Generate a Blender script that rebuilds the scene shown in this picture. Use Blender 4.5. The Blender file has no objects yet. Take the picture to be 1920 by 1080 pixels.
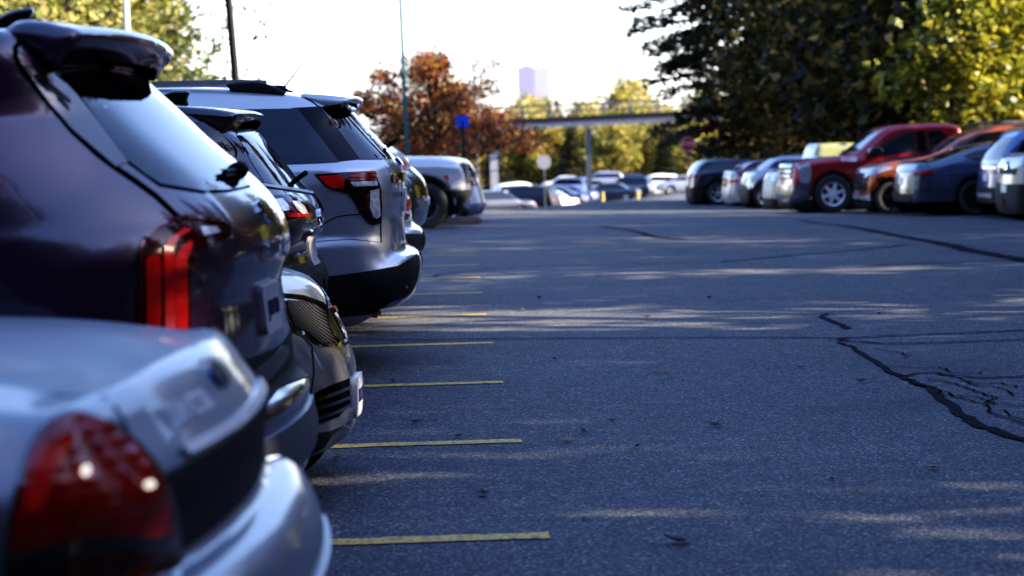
import bpy, bmesh, math, random
import numpy as np
from mathutils import Vector, Matrix, Euler
from mathutils.geometry import delaunay_2d_cdt
#<<H
# name: (x, y, heading in degrees) of the end of each vehicle that shows
POSE = {
 'crown': (-0.245, 4.35, -2.5), 'tell': (-0.42, 7.0, -4.5), 'linc': (-0.313, 9.6, -3.0),
 'blk': (-0.55, 12.25, -3.0), 'expl': (-0.085, 14.95, -1.5), 'hatch': (-0.088, 17.6, -4.0),
 'dsuv': (-0.07, 20.3, -4.0), 'ram': (0.65, 43.0, -3.0), 'wsuv': (0.88, 47.5, -4.0),
 'pick': (8.05, 54.0, 2.0), 'oran': (9.25, 51.3, 2.0), 'dgray': (9.65, 48.6, 3.0),
 'blue': (10.8, 45.7, 2.0), 'edge': (10.55, 43.0, 2.0), 'shat': (8.6, 62.5, 2.0),
 'yel': (8.3, 58.6, 2.0), 'wred': (8.4, 66.5, 2.0), 'drear': (7.65, 70.5, 2.0),
}
GY = [(-30, 0), (28, 0), (43, -.17), (54, -.33), (66, -.52), (75, -.66), (100, -1.2), (130, -1.9), (155, -2.4), (200, -3.2), (300, -3.3), (420, -2.5), (1200, -2.5), (4000, -2.5)]
def G(x, y):
    if y <= GY[0][0]: z = GY[0][1]
    elif y >= GY[-1][0]: z = GY[-1][1]
    else:
        for i in range(len(GY) - 1):
            if GY[i][0] <= y <= GY[i + 1][0]: break
        def sl(k):
            if k <= 0 or k >= len(GY) - 1: return 0.0
            a = (GY[k][1] - GY[k - 1][1]) / (GY[k][0] - GY[k - 1][0])
            b = (GY[k + 1][1] - GY[k][1]) / (GY[k + 1][0] - GY[k][0])
            return 0.0 if a * b <= 0 else 2 * a * b / (a + b)
        h = GY[i + 1][0] - GY[i][0]; t = (y - GY[i][0]) / h
        z = ((1 + 2 * t) * (1 - t) ** 2 * GY[i][1] + t * (1 - t) ** 2 * h * sl(i) + t * t * (3 - 2 * t) * GY[i + 1][1] + t * t * (t - 1) * h * sl(i + 1))
    s = min(max((y - 25) / 18, 0), 1)
    if 66 < y < 205:                                   # the lower lot falls away on the left of the road
        k = min(max((4 + (y - 75) * .14 - x + .3) / 2.0, 0), 1); k = k * k * (3 - 2 * k)
        z -= .95 * k * min((y - 66) / 22, 1, (205 - y) / 45)
    return z - 0.015 * min(max(x, 0), 12) * s
#>>H
scene = bpy.context.scene
COL = scene.collection
random.seed(7); RNG = np.random.default_rng(11)

# ------------------------------------------------------------------ objects
def link(o, parent=None):
    COL.objects.link(o)
    if parent is not None: o.parent = parent
    return o
def mesh_obj(name, V, F, mats, parent=None, smooth=True, mi=None):
    me = bpy.data.meshes.new(name)
    me.from_pydata([tuple(map(float, v)) for v in V], [], [tuple(map(int, q)) for q in F])
    for m in (mats if isinstance(mats, (list, tuple)) else [mats]): me.materials.append(m)
    if mi is not None: me.polygons.foreach_set('material_index', np.asarray(mi, dtype=np.int32))
    me.polygons.foreach_set('use_smooth', np.full(len(me.polygons), bool(smooth)))
    me.update()
    return link(bpy.data.objects.new(name, me), parent)
def tag(o, label=None, cat=None, group=None, kind=None):
    if label: o['label'] = label
    if cat: o['category'] = cat
    if group: o['group'] = group
    if kind: o['kind'] = kind
    return o
def empty(name, loc, rz=0.0):
    o = bpy.data.objects.new(name, None); o.empty_display_size = .2
    o.location = loc; o.rotation_euler = (0, 0, rz)
    return link(o)
def copy_tree(o, parent=None):
    c = o.copy(); link(c, parent)
    for ch in list(o.children): copy_tree(ch, c)
    return c

# ------------------------------------------------------------------ materials
def mat(name):
    m = bpy.data.materials.new(name); m.use_nodes = True
    nt = m.node_tree; b = nt.nodes['Principled BSDF']
    return m, nt, b
def node(nt, t, **kw):
    n = nt.nodes.new(t)
    for k, v in kw.items():
        if k in n.inputs.keys(): n.inputs[k].default_value = v
        else: setattr(n, k, v)
    return n
def ramp(nt, stops, fac=None, interp='LINEAR'):
    r = nt.nodes.new('ShaderNodeValToRGB'); r.color_ramp.interpolation = interp
    e = r.color_ramp.elements
    while len(e) < len(stops): e.new(0.5)
    for i, (p, c) in enumerate(stops):
        e[i].position = p; e[i].color = (*c, 1) if len(c) == 3 else c
    if fac is not None: nt.links.new(fac, r.inputs[0])
    return r
def plain(name, col, rough=.5, metal=0.0, coat=0.0, spec=.5, vary=.12, scale=9.0, emit=None, bump=0.0, coat_r=.03):
    m, nt, b = mat(name)
    tc = node(nt, 'ShaderNodeTexCoord')
    n = node(nt, 'ShaderNodeTexNoise', Scale=scale, Detail=4.0)
    nt.links.new(tc.outputs['Object'], n.inputs['Vector'])
    lo = tuple(c * (1 - vary) for c in col); hi = tuple(min(1, c * (1 + vary)) for c in col)
    r = ramp(nt, [(.3, lo), (.7, hi)], n.outputs['Fac'])
    nt.links.new(r.outputs[0], b.inputs['Base Color'])
    mr = node(nt, 'ShaderNodeMapRange'); mr.inputs[3].default_value = rough * .8; mr.inputs[4].default_value = min(1, rough * 1.25)
    nt.links.new(n.outputs['Fac'], mr.inputs[0]); nt.links.new(mr.outputs[0], b.inputs['Roughness'])
    b.inputs['Metallic'].default_value = metal
    b.inputs['Specular IOR Level'].default_value = spec
    b.inputs['Coat Weight'].default_value = coat; b.inputs['Coat Roughness'].default_value = coat_r
    if emit:
        b.inputs['Emission Color'].default_value = (*emit[0], 1); b.inputs['Emission Strength'].default_value = emit[1]
    if bump:
        bp = node(nt, 'ShaderNodeBump', Strength=bump, Distance=.01)
        n2 = node(nt, 'ShaderNodeTexNoise', Scale=scale * 12, Detail=3.0)
        nt.links.new(tc.outputs['Object'], n2.inputs['Vector'])
        nt.links.new(n2.outputs['Fac'], bp.inputs['Height']); nt.links.new(bp.outputs[0], b.inputs['Normal'])
    return m
def paint(name, col, metal=.55, rough=.32, coat=1.0, dirt=.25):
    """car paint: metallic base under clear coat, fine flakes, a film of dust that grows towards the sills"""
    m, nt, b = mat(name)
    tc = node(nt, 'ShaderNodeTexCoord')
    n = node(nt, 'ShaderNodeTexNoise', Scale=3.0, Detail=6.0, Roughness=.65)
    nt.links.new(tc.outputs['Object'], n.inputs['Vector'])
    fl = node(nt, 'ShaderNodeTexNoise', Scale=420.0, Detail=1.0)
    nt.links.new(tc.outputs['Object'], fl.inputs['Vector'])
    r = ramp(nt, [(.35, tuple(c * .82 for c in col)), (.65, tuple(min(1, c * 1.12) for c in col))], fl.outputs['Fac'])
    sp = node(nt, 'ShaderNodeSeparateXYZ'); nt.links.new(tc.outputs['Object'], sp.inputs[0])
    hz = node(nt, 'ShaderNodeMapRange'); hz.inputs[1].default_value = .9; hz.inputs[2].default_value = .15; hz.inputs[3].default_value = .05; hz.inputs[4].default_value = 1
    nt.links.new(sp.outputs[2], hz.inputs[0])
    mu = node(nt, 'ShaderNodeMath', operation='MULTIPLY'); nt.links.new(hz.outputs[0], mu.inputs[0]); nt.links.new(n.outputs['Fac'], mu.inputs[1])
    mu2 = node(nt, 'ShaderNodeMath', operation='MULTIPLY'); mu2.inputs[1].default_value = dirt; nt.links.new(mu.outputs[0], mu2.inputs[0])
    mx = node(nt, 'ShaderNodeMix', data_type='RGBA')
    nt.links.new(mu2.outputs[0], mx.inputs[0]); nt.links.new(r.outputs[0], mx.inputs[6]); mx.inputs[7].default_value = (.16, .145, .13, 1)
    nt.links.new(mx.outputs[2], b.inputs['Base Color'])
    b.inputs['Metallic'].default_value = metal; b.inputs['Roughness'].default_value = rough
    b.inputs['Coat Weight'].default_value = coat
    cr = node(nt, 'ShaderNodeMapRange'); cr.inputs[3].default_value = .02; cr.inputs[4].default_value = .09
    nt.links.new(n.outputs['Fac'], cr.inputs[0]); nt.links.new(cr.outputs[0], b.inputs['Coat Roughness'])
    return m

# ------------------------------------------------------------------ solid modelling by distance field
def catmull(P, n=6, closed=True):
    P = [np.array(p, float) for p in P]; out = []; N = len(P)
    for i in range(N):
        p0, p1, p2, p3 = P[(i - 1) % N], P[i], P[(i + 1) % N], P[(i + 2) % N]
        a = [0, 0, 0, 0]; d = [max(np.linalg.norm(q - p), 1e-6) ** .5 for p, q in ((p0, p1), (p1, p2), (p2, p3))]
        t0, t1 = 0, d[0]; t2 = t1 + d[1]; t3 = t2 + d[2]
        for k in range(n):
            t = t1 + (t2 - t1) * k / n
            A1 = (t1 - t) / (t1 - t0) * p0 + (t - t0) / (t1 - t0) * p1
            A2 = (t2 - t) / (t2 - t1) * p1 + (t - t1) / (t2 - t1) * p2
            A3 = (t3 - t) / (t3 - t2) * p2 + (t - t2) / (t3 - t2) * p3
            B1 = (t2 - t) / (t2 - t0) * A1 + (t - t0) / (t2 - t0) * A2
            B2 = (t3 - t) / (t3 - t1) * A2 + (t - t1) / (t3 - t1) * A3
            out.append((t2 - t) / (t2 - t1) * B1 + (t - t1) / (t2 - t1) * B2)
    return np.array(out)
def poly_sdf(poly, X, Z):
    d2 = np.full(X.shape, 1e9); ins = np.zeros(X.shape, bool); n = len(poly)
    for i in range(n):
        ax, az = poly[i]; bx, bz = poly[(i + 1) % n]
        ex, ez = bx - ax, bz - az; L = ex * ex + ez * ez
        if L < 1e-12: continue
        t = np.clip(((X - ax) * ex + (Z - az) * ez) / L, 0, 1)
        d2 = np.minimum(d2, (X - ax - t * ex) ** 2 + (Z - az - t * ez) ** 2)
        if abs(ez) > 1e-12:
            c = (az > Z) != (bz > Z)
            ins ^= c & (X < ex * (Z - az) / ez + ax)
    d = np.sqrt(d2); return np.where(ins, -d, d)
def sstep(a, b, x):
    t = np.clip((x - a) / (b - a), 0, 1); return t * t * (3 - 2 * t)
class Solid:
    def __init__(s, prof, wz, r=.15, bow=(.08, .08), crown=.03, zc=1.0, arches=(), taper=.08, tl=.8, blur=1.2, res=.01, smooth=4, vmin=None):
        s.poly = catmull(prof, smooth) if smooth else np.array(prof, float)
        s.wz = np.array(wz, float); s.r = np.array(r if isinstance(r, (list, tuple)) else [(0, r), (3, r)], float)
        s.bow, s.crown, s.zc, s.arches, s.taper, s.tl = bow, crown, zc, arches, taper, tl
        lo = s.poly.min(0); hi = s.poly.max(0); s.lo, s.hi = lo, hi
        s.res = res; s.o = lo - .35
        nx, nz = (np.ceil((hi - lo + .7) / res)).astype(int)
        X, Z = np.meshgrid(s.o[0] + np.arange(nx) * res, s.o[1] + np.arange(nz) * res, indexing='ij')
        R = poly_sdf(s.poly, X, Z)
        if blur > 0:
            k = np.arange(-4, 5); g = np.exp(-k * k / (2 * blur * blur)); g /= g.sum()
            for ax in (0, 1):
                pad = [(4, 4) if a == ax else (0, 0) for a in (0, 1)]
                Q = np.pad(R, pad, mode='edge')
                R = sum(g[i] * (Q[i:i + R.shape[0], :] if ax == 0 else Q[:, i:i + R.shape[1]]) for i in range(9))
        s.R = R
    def samp(s, x, z):
        nx, nz = s.R.shape
        u = (x - s.o[0]) / s.res; v = (z - s.o[1]) / s.res
        uc = np.clip(u, 0, nx - 1.001); vc = np.clip(v, 0, nz - 1.001)
        i = uc.astype(int); j = vc.astype(int); a = uc - i; b = vc - j
        R = s.R
        val = (R[i, j] * (1 - a) + R[i + 1, j] * a) * (1 - b) + (R[i, j + 1] * (1 - a) + R[i + 1, j + 1] * a) * b
        return val + np.hypot(u - uc, v - vc) * s.res
    def f(s, x, y, z):
        ay = np.abs(y); xm = (s.lo[0] + s.hi[0]) / 2; hl = (s.hi[0] - s.lo[0]) / 2
        t = (x - xm) / hl; wt = sstep(.15, .6, np.abs(t))
        xs = x + wt * ay * ay * np.where(t > 0, s.bow[1], -s.bow[0])
        zs = z + s.crown * ay * ay * sstep(s.zc - .25, s.zc, z)
        a = s.samp(xs, zs)
        e = np.minimum(s.hi[0] - x, x - s.lo[0])
        w = np.interp(z, s.wz[:, 0], s.wz[:, 1]) * (1 - s.taper * np.clip(1 - e / s.tl, 0, 1.2) ** 2)
        b = ay - w
        r = np.interp(z, s.r[:, 0], s.r[:, 1])
        A = a + r; B = b + r
        F = np.minimum(np.maximum(A, B), 0) + np.hypot(np.maximum(A, 0), np.maximum(B, 0)) - r
        for (cx, cz, R) in s.arches:
            g = np.maximum(np.hypot(x - cx, z - cz) - R, (w - .30) - ay)
            F = np.maximum(F, -g)
        return F
    def grad(s, P, e=.004):
        x, y, z = P[:, 0], P[:, 1], P[:, 2]
        g = np.stack([s.f(x + e, y, z) - s.f(x - e, y, z), s.f(x, y + e, z) - s.f(x, y - e, z), s.f(x, y, z + e) - s.f(x, y, z - e)], 1) / (2 * e)
        return g
    def mesh(s, h):
        W = s.wz[:, 1].max() + .08
        lo = np.array([s.lo[0] - .05, -W, s.lo[1] - .05]); hi = np.array([s.hi[0] + .05, W, s.hi[1] + .05])
        n = np.ceil((hi - lo) / h).astype(int) + 1
        ax = [lo[i] + np.arange(n[i]) * h for i in range(3)]
        X, Y, Z = np.meshgrid(*ax, indexing='ij')
        Fv = s.f(X, Y, Z)
        V, Q = nets(Fv, lo, h)
        for _ in range(3):
            fv = s.f(V[:, 0], V[:, 1], V[:, 2]); g = s.grad(V); gg = (g * g).sum(1)
            st = -(fv / np.maximum(gg, .2))[:, None] * g
            ln = np.linalg.norm(st, axis=1, keepdims=True); st *= np.minimum(1, .5 * h / np.maximum(ln, 1e-9))
            V = V + st
        return V, Q
    def trace(s, P, d, n=70):
        """march points P along unit direction d to the surface"""
        P = P.copy(); d = np.asarray(d, float)
        for _ in range(n):
            fv = s.f(P[:, 0], P[:, 1], P[:, 2])
            P = P + np.clip(fv, -.2, .2)[:, None] * .75 * d
        return P, np.abs(s.f(P[:, 0], P[:, 1], P[:, 2]))
def nets(F, lo, h):
    S = F < 0; nx, ny, nz = F.shape
    c = np.zeros((nx - 1, ny - 1, nz - 1), int)
    for i in (0, 1):
        for j in (0, 1):
            for k in (0, 1): c += S[i:nx - 1 + i, j:ny - 1 + j, k:nz - 1 + k]
    act = (c > 0) & (c < 8); idx = np.full(act.shape, -1); I, J, K = np.nonzero(act); idx[I, J, K] = np.arange(len(I))
    acc = np.zeros((len(I), 3)); cnt = np.zeros(len(I))
    cs = [(i, j, k) for i in (0, 1) for j in (0, 1) for k in (0, 1)]
    for a in range(8):
        for b in range(a + 1, 8):
            if sum(abs(cs[a][q] - cs[b][q]) for q in range(3)) != 1: continue
            fa = F[I + cs[a][0], J + cs[a][1], K + cs[a][2]]; fb = F[I + cs[b][0], J + cs[b][1], K + cs[b][2]]
            m = (fa < 0) != (fb < 0); t = np.where(m, fa / np.where(m, fa - fb, 1), 0)
            p = np.array(cs[a]) + t[:, None] * (np.array(cs[b]) - np.array(cs[a]))
            acc[m] += p[m]; cnt[m] += 1
    V = lo + (np.stack([I, J, K], 1) + acc / np.maximum(cnt, 1)[:, None]) * h
    Q = []
    for axis in range(3):
        A = np.moveaxis(S, axis, 0); id_ = np.moveaxis(idx, axis, 0)
        ch = A[:-1] != A[1:]; ch = ch[:, 1:-1, 1:-1]
        a, b, c2 = np.nonzero(ch); b = b + 1; c2 = c2 + 1
        q = np.stack([id_[a, b - 1, c2 - 1], id_[a, b, c2 - 1], id_[a, b, c2], id_[a, b - 1, c2]], 1)
        flip = ~A[a, b, c2]
        if axis == 1: flip = ~flip
        q[flip] = q[flip][:, ::-1]; Q.append(q)
    Q = np.concatenate(Q); Q = Q[(Q >= 0).all(1)]
    return V, Q

# projection frames: (origin, direction); u runs to the right of the direction, v up
SIDE = ((0, -2.2, 0), (0, 1, 0))
def END(sgn): return ((sgn * 1.5, 0, 0), (-sgn, 0, 0))
def frame_basis(fr):
    O = np.array(fr[0], float); d = np.array(fr[1], float); d /= np.linalg.norm(d)
    hh = math.hypot(d[0], d[1]); u = np.array([d[1] / hh, -d[0] / hh, 0]); v = np.cross(u, d)
    return O, d, u, v
def resample(P, s, closed=True):
    out = []; n = len(P)
    for i in range(n if closed else n - 1):
        a = np.array(P[i], float); b = np.array(P[(i + 1) % n], float); k = max(1, int(np.ceil(np.linalg.norm(b - a) / s)))
        out += [a + (b - a) * t / k for t in range(k)]
    if not closed: out.append(np.array(P[-1], float))
    return np.array(out)
def patch(sol, fr, poly, s=.03, off=.004, depth=.012, smooth=0, back=.6):
    """polygon drawn in a projection frame, laid on the solid as a thin shell; returns V, F"""
    O, d, u, v = frame_basis(fr)
    if smooth: poly = catmull(poly, smooth)
    B = resample(poly, s); nb = len(B)
    lo, hi = B.min(0), B.max(0)
    gx, gy = np.meshgrid(np.arange(lo[0] + s / 2, hi[0], s), np.arange(lo[1] + s / 2, hi[1], s), indexing='ij')
    gp = np.stack([gx.ravel(), gy.ravel()], 1)
    dd = poly_sdf(B, gp[:, 0], gp[:, 1]); gp = gp[dd < -.35 * s]
    pts = [Vector(p) for p in np.concatenate([B, gp])]
    V2, _, F2, _, _, _ = delaunay_2d_cdt(pts, [(i, (i + 1) % nb) for i in range(nb)], [], 1, 1e-5)
    V2 = np.array([tuple(p) for p in V2])
    P = O + V2[:, :1] * u + V2[:, 1:2] * v - back * d
    S, err = sol.trace(P, d)
    g = sol.grad(S); g /= np.maximum(np.linalg.norm(g, axis=1, keepdims=True), 1e-6)
    ok = err < .01
    F = [tuple(q) for q in F2 if all(ok[i] for i in q)]
    if not F: return np.zeros((0, 3)), []
    # orientation: away from the solid
    q = F[0]; nrm = np.cross(S[q[1]] - S[q[0]], S[q[2]] - S[q[0]])
    if np.dot(nrm, g[q[0]]) < 0: F = [q[::-1] for q in F]
    T = S + off * g
    ec = {}
    for q in F:
        for i in range(len(q)):
            e = (q[i], q[(i + 1) % len(q)]); ec[e] = ec.get(e, 0) + 1
    bd = [e for e in ec if (e[1], e[0]) not in ec]
    V = list(T); mp = {}
    def dup(i, lvl):
        if (i, lvl) not in mp:
            mp[(i, lvl)] = len(V); V.append(T[i] if lvl == 0 else S[i] - depth * g[i])
        return mp[(i, lvl)]
    for a, b in bd: F.append((dup(a, 0), dup(a, 1), dup(b, 1), dup(b, 0)))
    used = sorted({i for q in F for i in q}); rm = {k: i for i, k in enumerate(used)}
    return np.array([V[i] for i in used]), [tuple(rm[i] for i in q) for q in F]
def ribbon(sol, fr, line, w=.008, s=.03, off=.0015, back=.6):
    O, d, u, v = frame_basis(fr)
    L = resample(line, s, closed=False); t = np.gradient(L, axis=0); t /= np.maximum(np.linalg.norm(t, axis=1, keepdims=True), 1e-9)
    n = np.stack([-t[:, 1], t[:, 0]], 1) * w / 2
    V2 = np.concatenate([L + n, L - n]); m = len(L)
    P = O + V2[:, :1] * u + V2[:, 1:2] * v - back * d
    S, err = sol.trace(P, d); g = sol.grad(S); g /= np.maximum(np.linalg.norm(g, axis=1, keepdims=True), 1e-6)
    S = S + off * g; ok = err < .01
    F = [(i, i + 1, m + i + 1, m + i) for i in range(m - 1) if ok[i] and ok[i + 1] and ok[m + i] and ok[m + i + 1]]
    if F:
        q = F[0]; nr = np.cross(S[q[1]] - S[q[0]], S[q[2]] - S[q[0]])
        if np.dot(nr, g[q[0]]) < 0: F = [q[::-1] for q in F]
    used = sorted({i for q in F for i in q}); rm = {k: i for i, k in enumerate(used)}
    return np.array([S[i] for i in used]).reshape(-1, 3), [tuple(rm[i] for i in q) for q in F]
def text_mesh(txt, size, extrude=0.0, space=1.0):
    cu = bpy.data.curves.new('t', 'FONT'); cu.body = txt; cu.size = size; cu.align_x = 'CENTER'; cu.align_y = 'CENTER'; cu.resolution_u = 3
    cu.extrude = extrude; cu.space_character = space
    o = bpy.data.objects.new('t', cu); COL.objects.link(o)
    dg = bpy.context.evaluated_depsgraph_get(); me = bpy.data.meshes.new_from_object(o.evaluated_get(dg))
    V = np.array([tuple(v.co) for v in me.vertices]).reshape(-1, 3); F = [tuple(p.vertices) for p in me.polygons]
    bpy.data.objects.remove(o); bpy.data.curves.remove(cu); bpy.data.meshes.remove(me)
    return V, F

class Car:
    """one vehicle: root Empty plus part meshes laid on its distance-field body"""
    def __init__(s, name, key, label, cat, sol, body_mat, h, group=None, zlow=None):
        X, Y, ph = POSE[key]
        s.root = empty(name, (X, Y, G(X, Y)), math.radians(ph)); tag(s.root, label, cat, group)
        s.sol = sol; s.h = h; s.bm = body_mat; s.seams = []; s.fr = SIDE
        s.V, s.F = sol.mesh(h); s.under = zlow
    def finish(s, seam_mat):
        V = [s.V]; F = [tuple(q) for q in s.F]
        mi = [0] * len(F)
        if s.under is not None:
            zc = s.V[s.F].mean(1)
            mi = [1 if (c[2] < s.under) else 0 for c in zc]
        n = len(s.V)
        for v, f in s.seams:
            F += [tuple(i + n for i in q) for q in f]; mi += [1] * len(f); V.append(v); n += len(v)
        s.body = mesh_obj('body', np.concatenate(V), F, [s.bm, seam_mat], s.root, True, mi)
        return s.body
    def seam(s, line, w=.009, fr=None, both=True):
        v, f = ribbon(s.sol, fr or s.fr, line, w)
        if len(f):
            s.seams.append((v, f))
            if both: s.seams.append((v * np.array([1, -1, 1]), [q[::-1] for q in f]))
    def panel(s, name, poly, m, fr=None, parent=None, both=True, sp=.035, off=.004, depth=.012, smooth=0, label=None, sol=None):
        v, f = patch(sol or s.sol, fr or s.fr, poly, sp, off, depth, smooth)
        if not len(f): print('EMPTY PATCH', name, poly[:2]); return None
        o = mesh_obj(name, v, f, m, parent or s.root)
        if label: o['label'] = label
        o2 = None
        if both:
            o2 = mesh_obj(name, v * np.array([1, -1, 1]), [q[::-1] for q in f], m, s.root if parent is None else parent)
            if label: o2['label'] = label
        s.last2 = o2
        return o
    def letters(s, name, txt, size, cu, cv, m, fr=None, off=.006, sx=1.0, space=1.0, parent=None, rot=0.0):
        fr = fr or s.fr; O, d, u, v = frame_basis(fr)
        V, F = text_mesh(txt, size, .002, space); V = V * np.array([sx, 1, 1])
        c_, s_ = math.cos(rot), math.sin(rot)
        A = V[:, 0] * c_ - V[:, 1] * s_ + cu; B = V[:, 0] * s_ + V[:, 1] * c_ + cv
        P = O + A[:, None] * u + B[:, None] * v - .6 * d
        S, err = s.sol.trace(P, d); g = s.sol.grad(S); g /= np.maximum(np.linalg.norm(g, axis=1, keepdims=True), 1e-6)
        S = S + (off + V[:, 2:3]) * g
        return mesh_obj(name, S, F, m, parent or s.root, False)
    def on_end(s, sgn, y, z):
        P, _ = s.sol.trace(np.array([[sgn * 1.0, y, z]]), (-sgn, 0, 0), 200); return P[0]
    def box(s, name, c, size, m, rot=(0, 0, 0), bev=.01, parent=None):
        bm = bmesh.new(); bmesh.ops.create_cube(bm, size=1)
        bmesh.ops.scale(bm, vec=size, verts=bm.verts)
        if bev: bmesh.ops.bevel(bm, geom=bm.edges[:], offset=bev, segments=2, affect='EDGES')
        bmesh.ops.transform(bm, matrix=Matrix.Translation(c) @ Euler(rot).to_matrix().to_4x4(), verts=bm.verts)
        me = bpy.data.meshes.new(name); bm.to_mesh(me); bm.free(); me.materials.append(m)
        me.polygons.foreach_set('use_smooth', np.full(len(me.polygons), False))
        return link(bpy.data.objects.new(name, me), parent or s.root)
    def solid(s, name, sol, m, h=.02, parent=None, mi=None):
        V, F = sol.mesh(h); return mesh_obj(name, V, F, m, parent or s.root)
    def wheel(s, x, side, R, y, wd=.23, spokes=6, rim_m=None, tyre_m=None, rr=.66, dark=None, pair=True, sw=.045):
        ys = side * y
        # tyre: lathe with rounded shoulders and grooves
        pr = [(rr, .42), (rr + .05, .5), (.93, .5), (.985, .42), (1.0, .30), (1.0, .12), (.985, .11), (.985, .07), (1.0, .06), (1.0, -.3), (.985, -.42), (.93, -.5), (rr + .05, -.5), (rr, -.42)]
        N = 40; V = []; F = []
        for k in range(N):
            a = 2 * math.pi * k / N
            for (rad, t) in pr: V.append((x + rad * R * math.cos(a), ys + t * wd, R + rad * R * math.sin(a)))
        M = len(pr)
        for k in range(N):
            for j in range(M - 1):
                a, b = k * M + j, ((k + 1) % N) * M + j; F.append((a, a + 1, b + 1, b))
        w = mesh_obj('wheel', V, F, tyre_m, s.root)
        # rim: barrel, recessed disc and spokes
        V = []; F = []
        def ring(rad, t): 
            b = len(V)
            for k in range(N):
                a = 2 * math.pi * k / N; V.append((x + rad * R * math.cos(a), ys + side * t * wd, R + rad * R * math.sin(a)))
            return b
        rings = [ring(rr + .015, .44), ring(rr - .05, .40), ring(rr - .07, .05), ring(.01, .02)]
        mi = []
        for q, (a, b) in enumerate(zip(rings, rings[1:])):
            for k in range(N): F.append((a + k, a + (k + 1) % N, b + (k + 1) % N, b + k)); mi.append(0 if q == 0 else 1)
        for k in range(spokes):
            a = 2 * math.pi * (k + .25) / spokes; ca, sa = math.cos(a), math.sin(a); b = len(V)
            for (rad, t, hw) in ((.06, .38, sw * 1.3), (rr - .03, .36, sw)):
                for sg in (-1, 1):
                    for dt in (0, -.12):
                        V.append((x + R * (rad * ca - sg * hw * sa), ys + side * (t + dt) * wd, R + R * (rad * sa + sg * hw * ca)))
            # verts: near(-:front,back,+:front,back) far(...)
            for q in ((b, b + 2, b + 6, b + 4), (b, b + 4, b + 5, b + 1), (b + 2, b + 3, b + 7, b + 6), (b + 4, b + 6, b + 7, b + 5)): F.append(q); mi.append(0)
        b = len(V)
        for t, rad in ((.42, .03), (.40, .13), (.2, .14)):
            for k in range(16):
                a = 2 * math.pi * k / 16; V.append((x + rad * R * math.cos(a), ys + side * t * wd, R + rad * R * math.sin(a)))
        F.append(tuple(b + k for k in range(16))); mi.append(0)
        for j in range(2):
            for k in range(16): F.append((b + j * 16 + k, b + j * 16 + (k + 1) % 16, b + (j + 1) * 16 + (k + 1) % 16, b + (j + 1) * 16 + k)); mi.append(0)
        mesh_obj('rim', V, F, [rim_m, dark], w, False, mi)
        return w
# ================================================================== vehicle materials
M = {}
M['rubber'] = plain('tyre_rubber', (.018, .018, .019), .75, bump=.3, scale=20)
M['black'] = plain('black_plastic', (.010, .010, .011), .6, spec=.25, scale=30, bump=.15)
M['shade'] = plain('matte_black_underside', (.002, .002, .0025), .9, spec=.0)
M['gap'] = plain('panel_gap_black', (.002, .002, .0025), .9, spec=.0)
M['gloss'] = plain('gloss_black_trim', (.006, .006, .008), .08, coat=1)
M['glass'] = plain('tinted_car_glass', (.008, .009, .014), .02, spec=.5, vary=.02)
M['glass_clear'] = plain('windscreen_glass', (.02, .025, .035), .02, spec=.6, vary=.05)
M['chrome'] = plain('chrome', (.75, .76, .78), .07, metal=1, vary=.04)
M['alloy'] = plain('alloy_rim', (.60, .61, .64), .35, metal=.75, vary=.06)
M['brightrim'] = plain('bright_alloy_rim', (.72, .73, .76), .38, metal=.55, vary=.06)
M['dalloy'] = plain('dark_alloy_rim', (.06, .06, .065), .25, metal=.9)
M['wheeldark'] = plain('wheel_well_black', (.008, .008, .009), .8)
M['red'] = plain('tail_lamp_red', (.24, .004, .004), .10, coat=.15, spec=.35, vary=.3, scale=14)
M['reddark'] = plain('tail_lamp_dark_red', (.030, .002, .003), .08, coat=.15, spec=.3, vary=.4, scale=10)
M['rimred'] = plain('tail_lamp_rim_red', (.07, .003, .004), .1, coat=1)
def ribbed(m):
    nt = m.node_tree; b = nt.nodes['Principled BSDF']; tc = node(nt, 'ShaderNodeTexCoord'); wv = node(nt, 'ShaderNodeTexWave', Scale=14.0, Distortion=.6); wv.bands_direction = 'Z'
    nt.links.new(tc.outputs['Object'], wv.inputs[0]); bp = node(nt, 'ShaderNodeBump', Strength=.10, Distance=.01); nt.links.new(wv.outputs['Fac'], bp.inputs['Height']); nt.links.new(bp.outputs[0], b.inputs['Normal'])
ribbed(M['red'])
M['dchrome'] = plain('dull_chrome', (.32, .32, .34), .16, metal=1, vary=.2)
M['redbright'] = plain('tail_lamp_bright_red', (.55, .008, .008), .15, coat=.15, spec=.3, vary=.1, scale=30)
M['clear'] = plain('clear_lamp_lens', (.72, .73, .78), .12, metal=.35, coat=.6, vary=.45, scale=40)
M['plate'] = plain('plate_white', (.62, .63, .66), .35, vary=.1)
M['ink'] = plain('plate_ink', (.02, .025, .08), .5)
M['glow_glint'] = plain('painted_sun_glint', (.8, .75, .65), .4, emit=((1, .86, .7), .28))  # glowing colour that stands in for sun reflections on the lamp lens
M['whitetrim'] = plain('bright_trim_strip', (.82, .83, .86), .25, metal=.2, vary=.05)
M['pillar'] = plain('dark_pillar_glass', (.005, .005, .008), .12, spec=.18)
M['skid'] = plain('skid_plate_grey', (.10, .105, .12), .4, metal=.6)
M['satin'] = plain('satin_dark_trim', (.035, .036, .042), .32, spec=.5)
M['dullplate'] = plain('dull_plate', (.36, .36, .39), .4, vary=.2)
M['silverplastic'] = plain('silver_plastic', (.32, .33, .35), .4, metal=.6)
M['blueoval'] = plain('blue_badge', (.01, .03, .16), .15, coat=1)
P_purple = paint('deep_purple_paint', (.030, .009, .038), .1, .28, dirt=.015)
P_silver = paint('silver_paint', (.50, .52, .58), .72, .36)
P_vic = paint('pale_silver_blue_paint', (.23, .24, .275), .5, .45, coat=.5, dirt=.12)
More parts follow.
